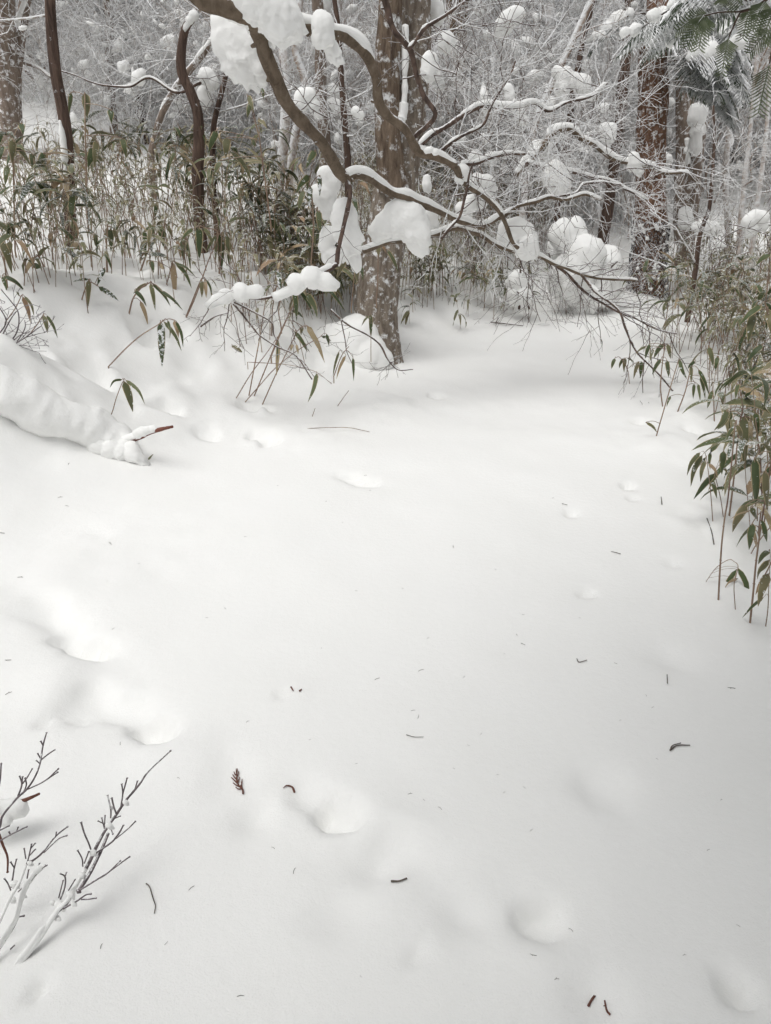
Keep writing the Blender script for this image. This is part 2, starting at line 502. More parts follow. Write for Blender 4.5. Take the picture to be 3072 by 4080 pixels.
def spline(pts, per=5):
    """Catmull-Rom through the points (any width of rows)"""
    p = np.asarray(pts, float)
    if len(p) < 3:
        t = np.linspace(0, 1, per + 1)[:, None]
        return p[0] * (1 - t) + p[-1] * t
    p = np.vstack([2 * p[0] - p[1], p, 2 * p[-1] - p[-2]])
    out = []
    a, b, c, d = (q[:, None] for q in (p[:-3], p[1:-2], p[2:-1], p[3:]))
    t = (np.arange(per) / per)[None, :, None]
    o = .5 * (2 * b + (c - a) * t + (2 * a - 5 * b + 4 * c - d) * t * t + (3 * b - a - 3 * c + d) * t ** 3)
    return np.vstack([o.reshape(-1, p.shape[1]), p[-2:-1]])


def px_path(pts, d0, d1, w0, w1, per=5, wob=.0):
    """centre line and radii of a branch from photo pixels; d = distance, w = width in pixels, both from start to end"""
    k = np.linspace(0, 1, len(pts))
    P3 = np.array([P(x, y, d0 + (d1 - d0) * t) for (x, y), t in zip(pts, k)])
    s = spline(P3, per)
    t = np.linspace(0, 1, len(s))
    r = np.array([pxm((w0 + (w1 - w0) * a) / 2, d0 + (d1 - d0) * a) for a in t])
    if wob:
        s = s + wob * np.stack([noise3(s * 6 + 3), noise3(s * 6 + 17), noise3(s * 6 + 41)], 1)
        r = r * (1 + .35 * noise3(s * 14))
    return s, r


def snow_strip(mb, pts, rad, thick=1.0, thr=-.15, seed=0.0, steep=.8, grain=3.2, pieces=None):
    """snow lying along the top of a branch, broken where the branch is steep or bare"""
    pts = np.asarray(pts); n = len(pts)
    # resample finely
    seg = np.linalg.norm(np.diff(pts, axis=0), axis=1); L = np.concatenate([[0], np.cumsum(seg)])
    m = max(8, int(L[-1] / .02))
    m = min(m, 260)
    s = np.linspace(0, L[-1], m)
    p = np.stack([np.interp(s, L, pts[:, i]) for i in range(3)], 1)
    r = np.interp(s, L, rad)
    tg = np.gradient(p, axis=0); tg /= np.linalg.norm(tg, axis=1)[:, None] + 1e-9
    nz = noise3(p * grain + seed) + .5 * noise3(p * grain * 3 + seed)
    f = ss(thr, thr + .12, nz) * ss(steep, steep - .18, np.abs(tg[:, 2]))
    rr = r * (.75 + .25 * f) * f * (1 + .5 * nz)
    hgt = (r * .45 + thick * (.35 * r + .007)) * f * (1 + .8 * nz)
    run = []
    for i in range(m + 1):
        if i < m and f[i] > .06:
            run.append(i)
        elif run:
            if len(run) > 3:
                k = np.array(run)
                up = np.zeros((len(k), 3)); up[:, 2] = 1
                side = cross(tg[k], up); side /= np.linalg.norm(side, axis=1)[:, None] + 1e-9
                up = cross(side, tg[k])
                w_ = np.maximum(rr[k] * 1.05, .002); hh = np.maximum(hgt[k], .001)
                w_[0] *= .3; w_[-1] *= .3; hh[0] *= .3; hh[-1] *= .3
                ang = np.array([-.25, .12, .32, .5, .68, .88, 1.25]) * math.pi
                ca, sa = np.cos(ang), np.sin(ang)
                V = p[k][:, None] + side[:, None] * (ca[None, :, None] * w_[:, None, None]) + up[:, None] * ((r[k] * .35)[:, None, None] + sa[None, :, None] * np.where(sa > 0, 1, .5)[None, :, None] * hh[:, None, None])
                ns = len(ang)
                i0 = np.arange(len(k) - 1)[:, None] * ns; j = np.arange(ns)[None]; j2 = (j + 1) % ns
                q = np.stack([i0 + j, i0 + j2, i0 + ns + j2, i0 + ns + j], -1).reshape(-1, 4)
                e0 = np.arange(ns)[None][:, ::-1]
                mbv = V.reshape(-1, 3)
                t = [[0, a + 1, a] for a in range(1, ns - 1)] + [[(len(k) - 1) * ns, (len(k) - 1) * ns + a, (len(k) - 1) * ns + a + 1] for a in range(1, ns - 1)]
                if pieces is not None:
                    pc = MB(); pc.add(mbv, q, t); pieces.append(pc)
                else:
                    mb.add(mbv, q, t)
            run = []


def grow(mb, p, d, L, r, lvl, rnd, kids=(6, 5, 3), spread=(35, 65), wob=.22, grav=0.0, rmin=.002, sides=None, ends=None, flat=0.0, nseg=5, zig=0.0):
    """a wandering shoot with side shoots"""
    d = np.asarray(d, float) / (np.linalg.norm(d) + 1e-9)
    pts = [np.asarray(p, float)]; dirs = [d]
    ax0 = cross(d, rnd.normal(size=3)); ax0 /= np.linalg.norm(ax0) + 1e-9
    for i in range(nseg):
        d = d + rnd.normal(size=3) * wob * np.array((1, 1, 1 - flat)) + np.array((0, 0, grav))
        if zig:
            d = d + ax0 * zig * (1 if i % 2 else -1)
        d = d / np.linalg.norm(d)
        pts.append(pts[-1] + d * L / nseg); dirs.append(d)
    rad = np.maximum(np.linspace(r, r * .45, nseg + 1), rmin)
    mb.tube(pts, rad, sides or (3 if r < .012 else 5), cap=False)
    if ends is not None and lvl <= 1:
        ends.append((pts[nseg // 2], pts[-1]))
    if lvl <= 0:
        return
    n = kids[len(kids) - lvl] if lvl <= len(kids) else kids[0]
    for k in range(n):
        s = .25 + .75 * (k + rnd.random()) / n
        i = min(int(s * nseg), nseg - 1); f = s * nseg - i
        q = pts[i] * (1 - f) + pts[i + 1] * f
        dd = dirs[i + 1]
        ax = cross(dd, rnd.normal(size=3)); ax /= np.linalg.norm(ax) + 1e-9
        if flat:
            ax = ax * (1 - flat) + np.array((0, 0, 1.0)) * flat * (1 if k % 2 else -1)
            ax /= np.linalg.norm(ax) + 1e-9
        a = math.radians(rnd.uniform(*spread))
        nd_ = dd * math.cos(a) + cross(ax, dd) * math.sin(a)
        grow(mb, q, nd_, L * rnd.uniform(.38, .66), max(r * .5, rmin), lvl - 1, rnd, kids, spread, wob, grav, rmin, sides, ends, flat, max(3, nseg - 1), zig)


# icospheres for snow clumps
import bmesh


def ico(sub):
    bm = bmesh.new(); bmesh.ops.create_icosphere(bm, subdivisions=sub, radius=1)
    bm.verts.ensure_lookup_table()
    v = np.array([x.co[:] for x in bm.verts]); f = np.array([[x.index for x in q.verts] for q in bm.faces]); bm.free()
    return v, f


ICO = {s: ico(s) for s in (2, 3, 4, 5)}


def blob(mb, spheres, sub=4, rough=.07, drip=.0, depth=.8, seed=0.0, ctr=None):
    """one clump of snow: the skin round a bunch of overlapping balls (x, y, z, r) in metres"""
    S = np.asarray(spheres, float)
    c = np.average(S[:, :3], axis=0, weights=S[:, 3] ** 2) if ctr is None else np.asarray(ctr)
    U, F = ICO[sub]
    C = S[:, :3] - c; R = S[:, 3]
    bdot = U @ C.T
    disc = bdot ** 2 - (np.sum(C ** 2, 1) - R ** 2)[None]
    ex = np.where(disc > 0, bdot + np.sqrt(np.maximum(disc, 0)), 0)
    ex = np.maximum(ex, 0)
    pw = 10.0
    rr = (np.sum(ex ** pw, 1)) ** (1 / pw)
    mean = R.mean()
    rr = np.maximum(rr, mean * .25)
    pos = U * rr[:, None]
    nz = noise3((pos + c) / mean * 1.3 + seed) + .5 * noise3((pos + c) / mean * 3.1 + seed) + .3 * noise3((pos + c) / mean * 8 + seed) + .2 * noise3((pos + c) / mean * 17 + seed)
    rr = rr * (1 + rough * 2 * nz * np.interp(U[:, 2], [-.5, .1], [2.0, .7]))
    if drip:
        low = ss(-.1, -.8, U[:, 2])
        rr = rr * (1 + drip * low * (noise3((pos + c) / mean * 2.6 + 9) * 2))
    pos = U * rr[:, None]
    pos[:, 1] *= depth
    mb.add(pos + c, None, F)


def px_blob(mb, sph, d, **kw):
    """clump given by discs in photo pixels (x, y, r[, extra distance])"""
    S = []
    for s in sph:
        dd = d + (s[3] if len(s) > 3 else 0)
        p = P(s[0], s[1], dd)
        S.append((*p, pxm(s[2], dd)))
    blob(mb, S, **kw)


# ------------------------------------------------------------------ snow ground
def build_ground():
    ys = [-5.0]
    while ys[-1] < 62:
        ys.append(ys[-1] + (.02 + .0065 * max(0, ys[-1] - .8) if ys[-1] > .3 else .15))
    xs = [0.0]
    while xs[-1] < 32:
        xs.append(xs[-1] + .018 + .011 * max(0, xs[-1] - .9))
    xs = np.array(sorted([-a for a in xs[1:]] + xs)); ys = np.array(ys)
    X, Y = np.meshgrid(xs, ys)
    Z = h(X, Y)
    V = np.stack([X, Y, Z], -1).reshape(-1, 3)
    nx, ny = len(xs), len(ys)
    i = (np.arange(ny - 1)[:, None] * nx + np.arange(nx - 1)[None]).ravel()
    q = np.stack([i, i + 1, i + nx + 1, i + nx], 1)
    mb = MB(); mb.add(V, q)
    o = obj('snow_ground', mb, M_GROUND)
    o['kind'] = 'structure'
    print('ground quads', len(q))


build_ground()


# ------------------------------------------------------------------ bamboo leaves and plants
def leaf_strip(mb, path, wid, nrm, fold=.25, n=9, twist=0.0):
    """lance-shaped leaf along a path; two halves meeting in a shallow V"""
    p = spline(path, 6)
    L = np.concatenate([[0], np.cumsum(np.linalg.norm(np.diff(p, axis=0), axis=1))])
    s = np.linspace(0, 1, n)
    q = np.stack([np.interp(s * L[-1], L, p[:, i]) for i in range(3)], 1)
    tg = np.gradient(q, axis=0); tg /= np.linalg.norm(tg, axis=1)[:, None] + 1e-9
    nr = np.asarray(nrm, float)
    sd = cross(tg, nr[None]); sd /= np.linalg.norm(sd, axis=1)[:, None] + 1e-9
    nn = cross(sd, tg)
    if twist:
        a = twist * s[:, None]
        sd, nn = sd * np.cos(a) + nn * np.sin(a), nn * np.cos(a) - sd * np.sin(a)
    wp = np.minimum(1, (s / .14) ** .7 + .04) * np.maximum(0, 1 - np.clip((s - .28) / .72, 0, 1) ** 1.7)
    hw = wid / 2 * np.maximum(wp, .02)
    A = q - sd * hw[:, None] - nn * (fold * hw)[:, None]
    B = q
    Cc = q + sd * hw[:, None] - nn * (fold * hw)[:, None]
    V = np.stack([A, B, Cc], 1).reshape(-1, 3)
    i = np.arange(n - 1) * 3
    Q = np.vstack([np.stack([i, i + 1, i + 4, i + 3], 1), np.stack([i + 1, i + 2, i + 5, i + 4], 1)])
    uvs = np.stack([np.tile([0, .5, 1], n), np.repeat(s, 3)], 1)
    mb.uv.append(uvs)
    mb.add(V, Q)


def sasa_by_hand(label, culm, leaves, d=None, d2=None, cw=7, group=None, name='bamboo_plant', culm_mat=None):
    """one bamboo drawn from the photograph: culm = pixels from the snow upwards; leaves = (root, tip, width[, bend px, kind])"""
    if d is None:
        base = ground(*culm[0]); d = base[1]
    else:
        base = P(*culm[0], d)
    d2 = d if d2 is None else d2
    root = thing(name, label, 'bamboo', base, group)
    rnd = random.Random(label)
    s, r = px_path(culm, d, d2, cw, cw * .65, per=5)
    mb = MB()
    ext = np.vstack([s[:1] - np.array([[0, 0, .05]]), s])
    mb.tube(ext, np.concatenate([r[:1], r]), 5)
    # nodes on the culm
    for k in np.linspace(.25, .85, 4):
        j = int(k * (len(s) - 2)); mb.tube([s[j], s[j] * .94 + s[j + 1] * .06 + 1e-4], r[j] * 1.45, 5)
    obj('culm', mb, culm_mat or M_CULM, root)
    for lf in leaves:
        (x0, y0), (x1, y1), wd = lf[0], lf[1], lf[2]
        bend = lf[3] if len(lf) > 3 and lf[3] else 0
        kind = lf[4] if len(lf) > 4 else ''
        # distance: near where the culm passes
        dd = d2 + rnd.uniform(-.06, .06)
        de = dd + rnd.uniform(-.10, .06)
        mx, my = (x0 + x1) / 2, (y0 + y1) / 2
        L = math.hypot(x1 - x0, y1 - y0) + 1e-6
        nx, ny = -(y1 - y0) / L, (x1 - x0) / L
        # droop: the middle lies above the straight line
        if bend == 0:
            bend = -abs(nx * 0 + ny * .12) * L * (1 if ny > 0 else -1) if abs(ny) > .05 else 0
        m = (mx + nx * bend, my + ny * bend)
        path = [P(x0, y0, dd), P(*m, (dd + de) / 2 - .03), P(x1, y1, de)]
        v = path[1] - CAM; v /= np.linalg.norm(v)
        nr = -v + np.array((rnd.uniform(-.5, .5), 0, rnd.uniform(0, .5)))
        lm = MB(); leaf_strip(lm, path, pxm(wd, dd), nr, fold=rnd.uniform(.1, .45), twist=rnd.uniform(-.4, .4))
        # short stalk back to the culm
        end = s[-1] if len(s) else path[0]
        jj = int(np.argmin(np.linalg.norm(s - path[0], axis=1)))
        st = MB()
        obj('leaf', lm, {'': M_LEAF, 's': M_LEAF_SNOWY, 't': M_LEAF_TAN}[kind], root)
        if .006 < np.linalg.norm(s[jj] - path[0]) < .4:
            mid = (s[jj] + path[0]) / 2 + np.array((0, 0, .012))
            st.tube(spline([s[jj], mid, path[0], path[0] * .8 + path[1] * .2], 3), pxm(cw * .22, dd), 4)
            obj('leaf_stalk', st, M_CULM, root)
    return root


# prototypes: culms and leaves shared by the plants of the thickets
LEAF_MESH = []
for i in range(12):
    rnd = np.random.default_rng(100 + i)
    L = 1.0
    a = math.radians(rnd.uniform(0, 45)); drop = math.radians(rnd.uniform(60, 135))
    p = [np.zeros(3)]
    for k in range(8):
        ang = a - drop * ((k + .5) / 8) ** .8
        p.append(p[-1] + np.array((math.cos(ang), 0, math.sin(ang))) * L / 8)
    p = np.array(p); p[:, 1] = .03 * np.sin(np.linspace(0, 3, 9)) * rnd.uniform(-1, 1)
    mb = MB(); leaf_strip(mb, p, rnd.uniform(.13, .175), (-.35, .1 * rnd.normal(), .95), fold=rnd.uniform(.1, .4), n=8, twist=rnd.uniform(-.9, .9))
    row = []
    for m in (M_LEAF, M_LEAF_SNOWY, M_LEAF_TAN):
        me = mb.mesh('leaf'); me.materials.append(m); row.append(me)
    LEAF_MESH.append(row)
CULM_MESH = []
CULM_LINE = []
for i in range(8):
    rnd = np.random.default_rng(200 + i)
    lean = rnd.uniform(0, .28)
    t = np.linspace(-.06, 1, 9)
    pts = np.stack([lean * t ** 2 + .02 * np.sin(t * 5 + i), .05 * rnd.normal() * t, t], 1)
    mb = MB(); mb.tube(pts, np.linspace(.0042, .0028, 9), 4)
    for k in (2, 4, 6):
        mb.tube([pts[k] - (0, 0, .004), pts[k] + (0, 0, .004)], .0058, 4)
    me = mb.mesh('culm'); me.materials.append(M_CULM)
    CULM_MESH.append(me); CULM_LINE.append(pts)


def sasa(base, height, rnd, label, group, tan=.12, snowy=.15, nl=None, leafl=(.23, .35), lean=None):
    k = rnd.integers(len(CULM_MESH))
    root = thing('bamboo_plant', label, 'bamboo', base, group)
    root.rotation_euler = (rnd.normal() * .17, rnd.normal() * .17 + (lean or 0), rnd.uniform(0, 6.28))
    c = bpy.data.objects.new('culm', CULM_MESH[k]); COL.objects.link(c); c.parent = root
    c.scale = (height, height, height)
    line = CULM_LINE[k] * height
    n = nl or rnd.integers(5, 10)
    for j in range(n):
        s = rnd.uniform(.45, 1.0) if j > 2 else rnd.uniform(.92, 1.0)
        i = s * 8
        i0 = min(int(i), 7)
        p = line[i0] * (1 - i + i0) + line[i0 + 1] * (i - i0)
        u = rnd.random()
        kind = 2 if u < tan else (1 if u < tan + snowy else 0)
        o = bpy.data.objects.new('leaf', LEAF_MESH[rnd.integers(12)][kind]); COL.objects.link(o); o.parent = root
        o.location = p
        o.rotation_euler = (rnd.normal() * .2, rnd.normal() * .25, rnd.uniform(0, 6.28))
        L = rnd.uniform(*leafl)
        o.scale = (L, L * rnd.uniform(.85, 1.2), L)
    return root


def thicket(name, label, spots, seed, hgt=(.5, 1.0), nleaf=5, leafl=(.12, .22), mat=None, cul=M_CULM, dry=.5):
    """the mass of stems further in, that nobody could count"""
    rnd = np.random.default_rng(seed)
    stems, leaves = MB(), MB()
    for b in spots:
        H = rnd.uniform(*hgt)
        ln = rnd.normal(size=2) * .22
        t = np.linspace(-.05, 1, 4)
        tp = np.maximum(t, 0) ** 1.6
        pts = b[None] + np.stack([ln[0] * tp * H, ln[1] * tp * H, t * H], 1)
        stems.tube(pts, np.linspace(.004, .0025, 4), 3, cap=False)
        for k in range(nleaf):
            s = rnd.uniform(.35, 1)
            p = b + np.array((ln[0] * s ** 1.6 * H, ln[1] * s ** 1.6 * H, s * H))
            az = rnd.uniform(0, 6.28); L = rnd.uniform(*leafl)
            e0 = rnd.uniform(-.2, .9)
            dr = np.array((math.cos(az), math.sin(az), 0))
            m = p + dr * L * .45 * math.cos(e0) + np.array((0, 0, L * .4 * math.sin(e0)))
            e = m + dr * L * rnd.uniform(.1, .45) + np.array((0, 0, -L * rnd.uniform(.2, .5)))
            leaf_strip(leaves, [p, m, e], L * rnd.uniform(.10, .18), (dr[0] * .4, dr[1] * .4, .9), n=4)
    o = obj(name, stems, cul)
    tag(o, label, 'bamboo thicket', None, 'stuff')
    l = obj('leaves', leaves, mat or M_THICK); l.parent = o; l['kind'] = 'stuff'
    return o


# ------------------------------------------------------------------ snow-covered log on the bank
def snow_log():
    p0 = ground(560, 1860)
    d0 = p0[1]
    cl = [ground(x, y) + np.array((0, .05, r_ * .45)) for x, y, r_ in ((-420, 1500, .15), (-180, 1560, .145), (0, 1622, .14), (170, 1690, .135), (330, 1752, .12), (450, 1805, .11), (540, 1852, .11))]
    root = thing('snow_covered_log', 'log buried under a thick roll of snow, broken red-brown end sticking out', 'log', cl[-1])
    s = spline(cl, 14)
    n = len(s)
    # roll of snow with an uneven lower lip
    t = np.linspace(0, 1, n)
    R = np.interp(t, [0, .3, .7, .92, 1], [.15, .14, .12, .085, .001])
    sides = 20
    tg = np.gradient(s, axis=0); tg /= np.linalg.norm(tg, axis=1)[:, None]
    up = np.array((0, 0, 1.0)); sd = cross(tg, up); sd /= np.linalg.norm(sd, axis=1)[:, None]; u2 = cross(sd, tg)
    a = np.arange(sides) / sides * 2 * math.pi
    ring = np.cos(a)[None, :, None] * sd[:, None] * 1.15 + np.sin(a)[None, :, None] * u2[:, None]
    V = s[:, None] + ring * R[:, None, None]
    Vf = V.reshape(-1, 3)
    nz = noise3(Vf * 7) * .06 + noise3(Vf * 24) * .022 + noise3(Vf * 60) * .008
    Vf = Vf + (ring.reshape(-1, 3)) * nz[:, None]
    i = np.arange(n - 1)[:, None] * sides; j = np.arange(sides)[None]; k = (j + 1) % sides
    q = np.stack([i + j, i + k, i + sides + k, i + sides + j], -1).reshape(-1, 4)
    mb = MB(); mb.add(Vf, q)
    sp = [(528, 1808, 38), (552, 1832, 25), (576, 1848, 16), (524, 1780, 24), (480, 1802, 40), (436, 1786, 44), (390, 1772, 46)]
    px_blob(mb, sp, d0 + .05, sub=5, rough=.07, drip=.1, depth=.95)
    obj('snow_roll', mb, M_SNOW, root)
    mb = MB()
    st, r = px_path([(480, 1768), (545, 1745), (600, 1722), (650, 1708), (688, 1700)], d0 + .1, d0 + .02, 26, 11, 5)
    mb.tube(st, r * (1 + .3 * noise3(st * 40)), 8)
    obj('broken_branch', mb, M_REDBARK, root)
    mb = MB(); snow_strip(mb, st[:14], r[:14], 1.5, -.6)
    px_blob(mb, [(570, 1718, 20), (590, 1712, 16), (548, 1728, 20)], d0 + .06, sub=3)
    obj('snow_cap', mb, M_SNOW, root)
    lm = MB(); leaf_strip(lm, [P(590, 1832, d0), P(602, 1818, d0 - .02), P(612, 1808, d0)], .012, (0, -1, .2))
    obj('leaf', lm, M_LEAF, root)


M_REDBARK = mat_wood('broken_red_bark', (.10, .035, .025), (.24, .10, .075), (.30, .18, .15), scale=40, stretch=.5, snow=-.03, up=.9, patch=60, dist=.004)
snow_log()


# ------------------------------------------------------------------ trees with trunks that can be told apart
def trunk_mesh(mb, s, r, sides=18, rough=.10, rf=9):
    s = np.asarray(s); n = len(s)
    tg = np.gradient(s, axis=0); tg /= np.linalg.norm(tg, axis=1)[:, None] + 1e-9
    ref = np.array((0, 1, 0.0))
    u = cross(tg, ref); u /= np.linalg.norm(u, axis=1)[:, None] + 1e-9
    v = cross(tg, u)
    a = np.arange(sides) / sides * 2 * math.pi
    ring = np.cos(a)[None, :, None] * u[:, None] + np.sin(a)[None, :, None] * v[:, None]
    base = s[:, None] + ring * r[:, None, None]
    f = base.reshape(-1, 3) * np.array((rf, rf, rf * .3))
    nz = (noise3(f) + .6 * noise3(f * 2.7)).reshape(n, sides, 1)
    V = base + ring * r[:, None, None] * rough * 2 * nz
    i = np.arange(n - 1)[:, None] * sides; j = np.arange(sides)[None]; k = (j + 1) % sides
    q = np.stack([i + j, i + k, i + sides + k, i + sides + j], -1).reshape(-1, 4)
    mb.add(V.reshape(-1, 3), q)


def dense(s, r, step=.05):
    L = np.concatenate([[0], np.cumsum(np.linalg.norm(np.diff(s, axis=0), axis=1))])
    m = max(10, int(L[-1] / step)); k = np.linspace(0, L[-1], m)
    return np.stack([np.interp(k, L, s[:, i]) for i in range(3)], 1), np.interp(k, L, r)


def tree(name, label, cat, px, d, w0, w1, mat, group=None, d1=None, kids=None, rough=.1, rise=1.5, snow_side=0, twigs=0, twig_mat=None, seed=0, base_up=None, sides=16):
    """tree from photo pixels, base first; rises on out of the picture for `rise` metres"""
    d1 = d if d1 is None else d1
    s, r = px_path(px, d, d1, w0, w1, 6)
    if rise:
        g = s[-1] - s[-4]; g /= np.linalg.norm(g)
        s = np.vstack([s, s[-1] + g * rise * .5, s[-1] + (g + np.array((0, 0, .1))) * rise]); r = np.concatenate([r, [r[-1] * .95, r[-1] * .8]])
    gz = float(h(s[0, 0], s[0, 1]))
    s = np.vstack([[s[0, 0] + (s[0, 0] - s[1, 0]) * .3, s[0, 1], min(gz - .25, s[0, 2] - .1)], s]); r = np.concatenate([[r[0] * 1.15], r])
    root = thing(name, label, cat, (s[1, 0], s[1, 1], gz), group)
    mb = MB(); s2, r2 = dense(s, r); trunk_mesh(mb, s2, r2, sides=sides, rough=rough)
    obj('trunk', mb, mat, root)
    if twigs:
        rnd = np.random.default_rng(seed + 5)
        mb = MB()
        for k in range(twigs):
            f = rnd.uniform(.25, 1); i = int(f * (len(s2) - 1))
            az = rnd.uniform(0, 6.28)
            grow(mb, s2[i], (math.cos(az), math.sin(az) * .7, rnd.uniform(-.2, .8)), rnd.uniform(.6, 1.5), .012, 3, rnd, (6, 5, 3), rmin=.003, wob=.25, flat=.3)
        obj('twigs', mb, twig_mat or M_FROST, root, kind='stuff')
    return root, s2, r2


def snow_bits(root, blobs, name='snow_clump', sub=3):
    for d, sp in blobs:
        mb = MB(); px_blob(mb, sp, d, sub=sub, rough=.1)
        obj(name, mb, M_SNOW, root)


# the double-stemmed tree beside the trail
D_T = 7.1
root, s2, r2 = tree('double_trunk_tree', 'large double-stemmed tree with furrowed bark standing at the trail edge', 'tree',
                    [(1512, 1390), (1497, 1250), (1512, 1080), (1545, 900), (1575, 740), (1600, 600), (1628, 440), (1645, 300), (1655, 120), (1660, -40)], D_T, 165, 92, M_BARK_PALE, d1=7.3, rough=.10, rise=3, twigs=0, sides=22)
mb = MB()
s, r = px_path([(1570, 760), (1556, 640), (1546, 500), (1543, 380), (1547, 240), (1552, 100), (1556, -60)], D_T - .05, 7.0, 100, 72, 6)
s = np.vstack([s, s[-1] + (s[-1] - s[-4]) * 8]); r = np.append(r, r[-1] * .8)
s, r = dense(s, r); trunk_mesh(mb, s, r, 18); obj('stem', mb, M_BARK_BIG, root)
mb = MB()      # snow packed between the two stems
for (a, b, c) in (((1612, 300), (1608, 420), 11), ((1614, 100), (1612, 300), 12), ((1608, 410), (1600, 470), 20), ((1598, 450), (1590, 500), 18)):
    q, rr = px_path([a, ((a[0] + b[0]) / 2 + 3, (a[1] + b[1]) / 2), b], 6.98, 6.98, c * 1.6, c * 1.8, 8)
    mb.tube(q, rr * (1 + .8 * noise3(q * 20)), 8)
obj('snow_in_fork', mb, M_SNOW, root)
mb = MB()
px_blob(mb, [(1425, 1340, 78), (1390, 1400, 95), (1478, 1410, 62, -.1), (1330, 1390, 90), (1440, 1440, 60, -.1), (1520, 1440, 46, -.12)], D_T - .12, sub=5, rough=.05, depth=1.2)
obj('snow_drift', mb, M_SNOW, root)

# fir on the right, its foot wrapped in netting
D_R = 10.6
root, s2, r2 = tree('wrapped_fir_tree', 'straight red-brown fir trunk with snowy netting round its foot', 'tree',
                    [(2578, 1200), (2584, 1050), (2592, 880), (2592, 700), (2592, 556), (2600, 400), (2602, 230), (2622, 100), (2640, -30)], D_R, 108, 80, M_BARK_FIR, rise=3, sides=20)
fir_root = root
net, net2 = MB(), MB()
lo = 0
hi = int(np.argmin(np.abs(s2[:, 2] - P(2590, 880, D_R)[2])))
lo = int(np.argmin(np.abs(s2[:, 2] - P(2580, 1230, D_R)[2])))
zz = np.linspace(s2[lo, 2], s2[hi, 2], 46)
cx = np.interp(zz, s2[:, 2], s2[:, 0]); cy = np.interp(zz, s2[:, 2], s2[:, 1]); cr = np.interp(zz, s2[:, 2], r2) * 1.13 + .012
tt = (zz - zz[0]) / (zz[-1] - zz[0]); cr = cr * (1 + .35 * (1 - tt) ** 3) + .03 * np.maximum(0, noise3(np.stack([zz * 5, zz, zz], 1)))
for sgn in (1, -1):
    for k in range(26):
        a = k / 26 * 6.283 + sgn * (zz - zz[0]) / .31
        wob = 1 + .10 * noise3(np.stack([np.cos(a) * 2, np.sin(a) * 2, zz * 6], 1))
        net.tube(np.stack([cx + np.cos(a) * cr * wob, cy + np.sin(a) * cr * wob, zz], 1), .0045, 3, cap=False)
obj('netting', net, M_NET, root, kind='stuff')
mb = MB()
rnd = np.random.default_rng(5)
for k in range(150):     # snow caught in the meshes
    i = rnd.integers(0, 44); a = rnd.uniform(2.9, 6.6)
    if noise3(np.array([[math.cos(a) * 2, math.sin(a) * 2, zz[i] * 4]]))[0] < -.02: continue
    c = (cx[i] + math.cos(a) * cr[i], cy[i] + math.sin(a) * cr[i], zz[i])
    blob(mb, [(*c, rnd.uniform(.010, .026)), (c[0] + rnd.normal() * .02, c[1], c[2] + .01, .014)], sub=2, rough=.2)
obj('snow_in_netting', mb, M_SNOW, root, kind='stuff')


def spray(mb, p, d, L, rnd, wid=.05, droop=.5, n=7, needles=True):
    """flat conifer spray: an axis with side twiglets as narrow needle strips"""
    d = np.asarray(d, float); d /= np.linalg.norm(d)
    pts = [np.asarray(p, float)]
    for i in range(n):
        d = d + np.array((0, 0, -droop / n)); d /= np.linalg.norm(d)
        pts.append(pts[-1] + d * L / n)
    pts = np.array(pts)
    sd = cross(d, (0, 0, 1)); sd /= np.linalg.norm(sd) + 1e-9
    for i in range(1, n + 1):
        for sg in (-1, 1):
            l = L * .55 * (1 - i / (n + 1)) + L * .1
            dr = sd * sg * .8 + (pts[i] - pts[i - 1]) / (L / n) * .6 + np.array((0, 0, -.25 + rnd.normal() * .15))
            a = pts[i]; b = a + dr * l
            pr = cross(dr, (0, 0, 1)); pr /= np.linalg.norm(pr) + 1e-9
            w_ = wid * .5
            m = (a + b) / 2 + np.array((0, 0, .02 * L))
            mb.add([a, m - pr * w_, m + pr * w_, b - np.array((0, 0, .12 * l))], None, [[0, 1, 2], [1, 3, 2]])


def bough(mb, twig, p, az, L, rnd, droop=.6, r=.012, den=9, wid=.05):
    d = np.array((math.cos(az), math.sin(az), .25)); pts = [np.asarray(p, float)]
    for i in range(8):
        d = d + np.array((0, 0, -droop / 8)); d /= np.linalg.norm(d); pts.append(pts[-1] + d * L / 8)
    pts = np.array(pts); twig.tube(pts, np.linspace(r, r * .3, 9), 5, cap=False)
    for k in range(den):
        s = .2 + .8 * k / den; i = min(int(s * 8), 7)
        for sg in (-1, 1):
            t = pts[i + 1] - pts[i]; t /= np.linalg.norm(t)
            sd = cross(t, (0, 0, 1)); sd /= np.linalg.norm(sd) + 1e-9
            q = pts[i] * (1 - s * 8 + i) + pts[i + 1] * (s * 8 - i)
            spray(mb, q, t * .7 + sd * sg * .7, L * (.5 - .3 * s) * rnd.uniform(.8, 1.2), rnd, wid=wid, droop=.7, n=9)
    spray(mb, pts[-2], pts[-1] - pts[-2], L * .25, rnd, wid=wid)
    return pts


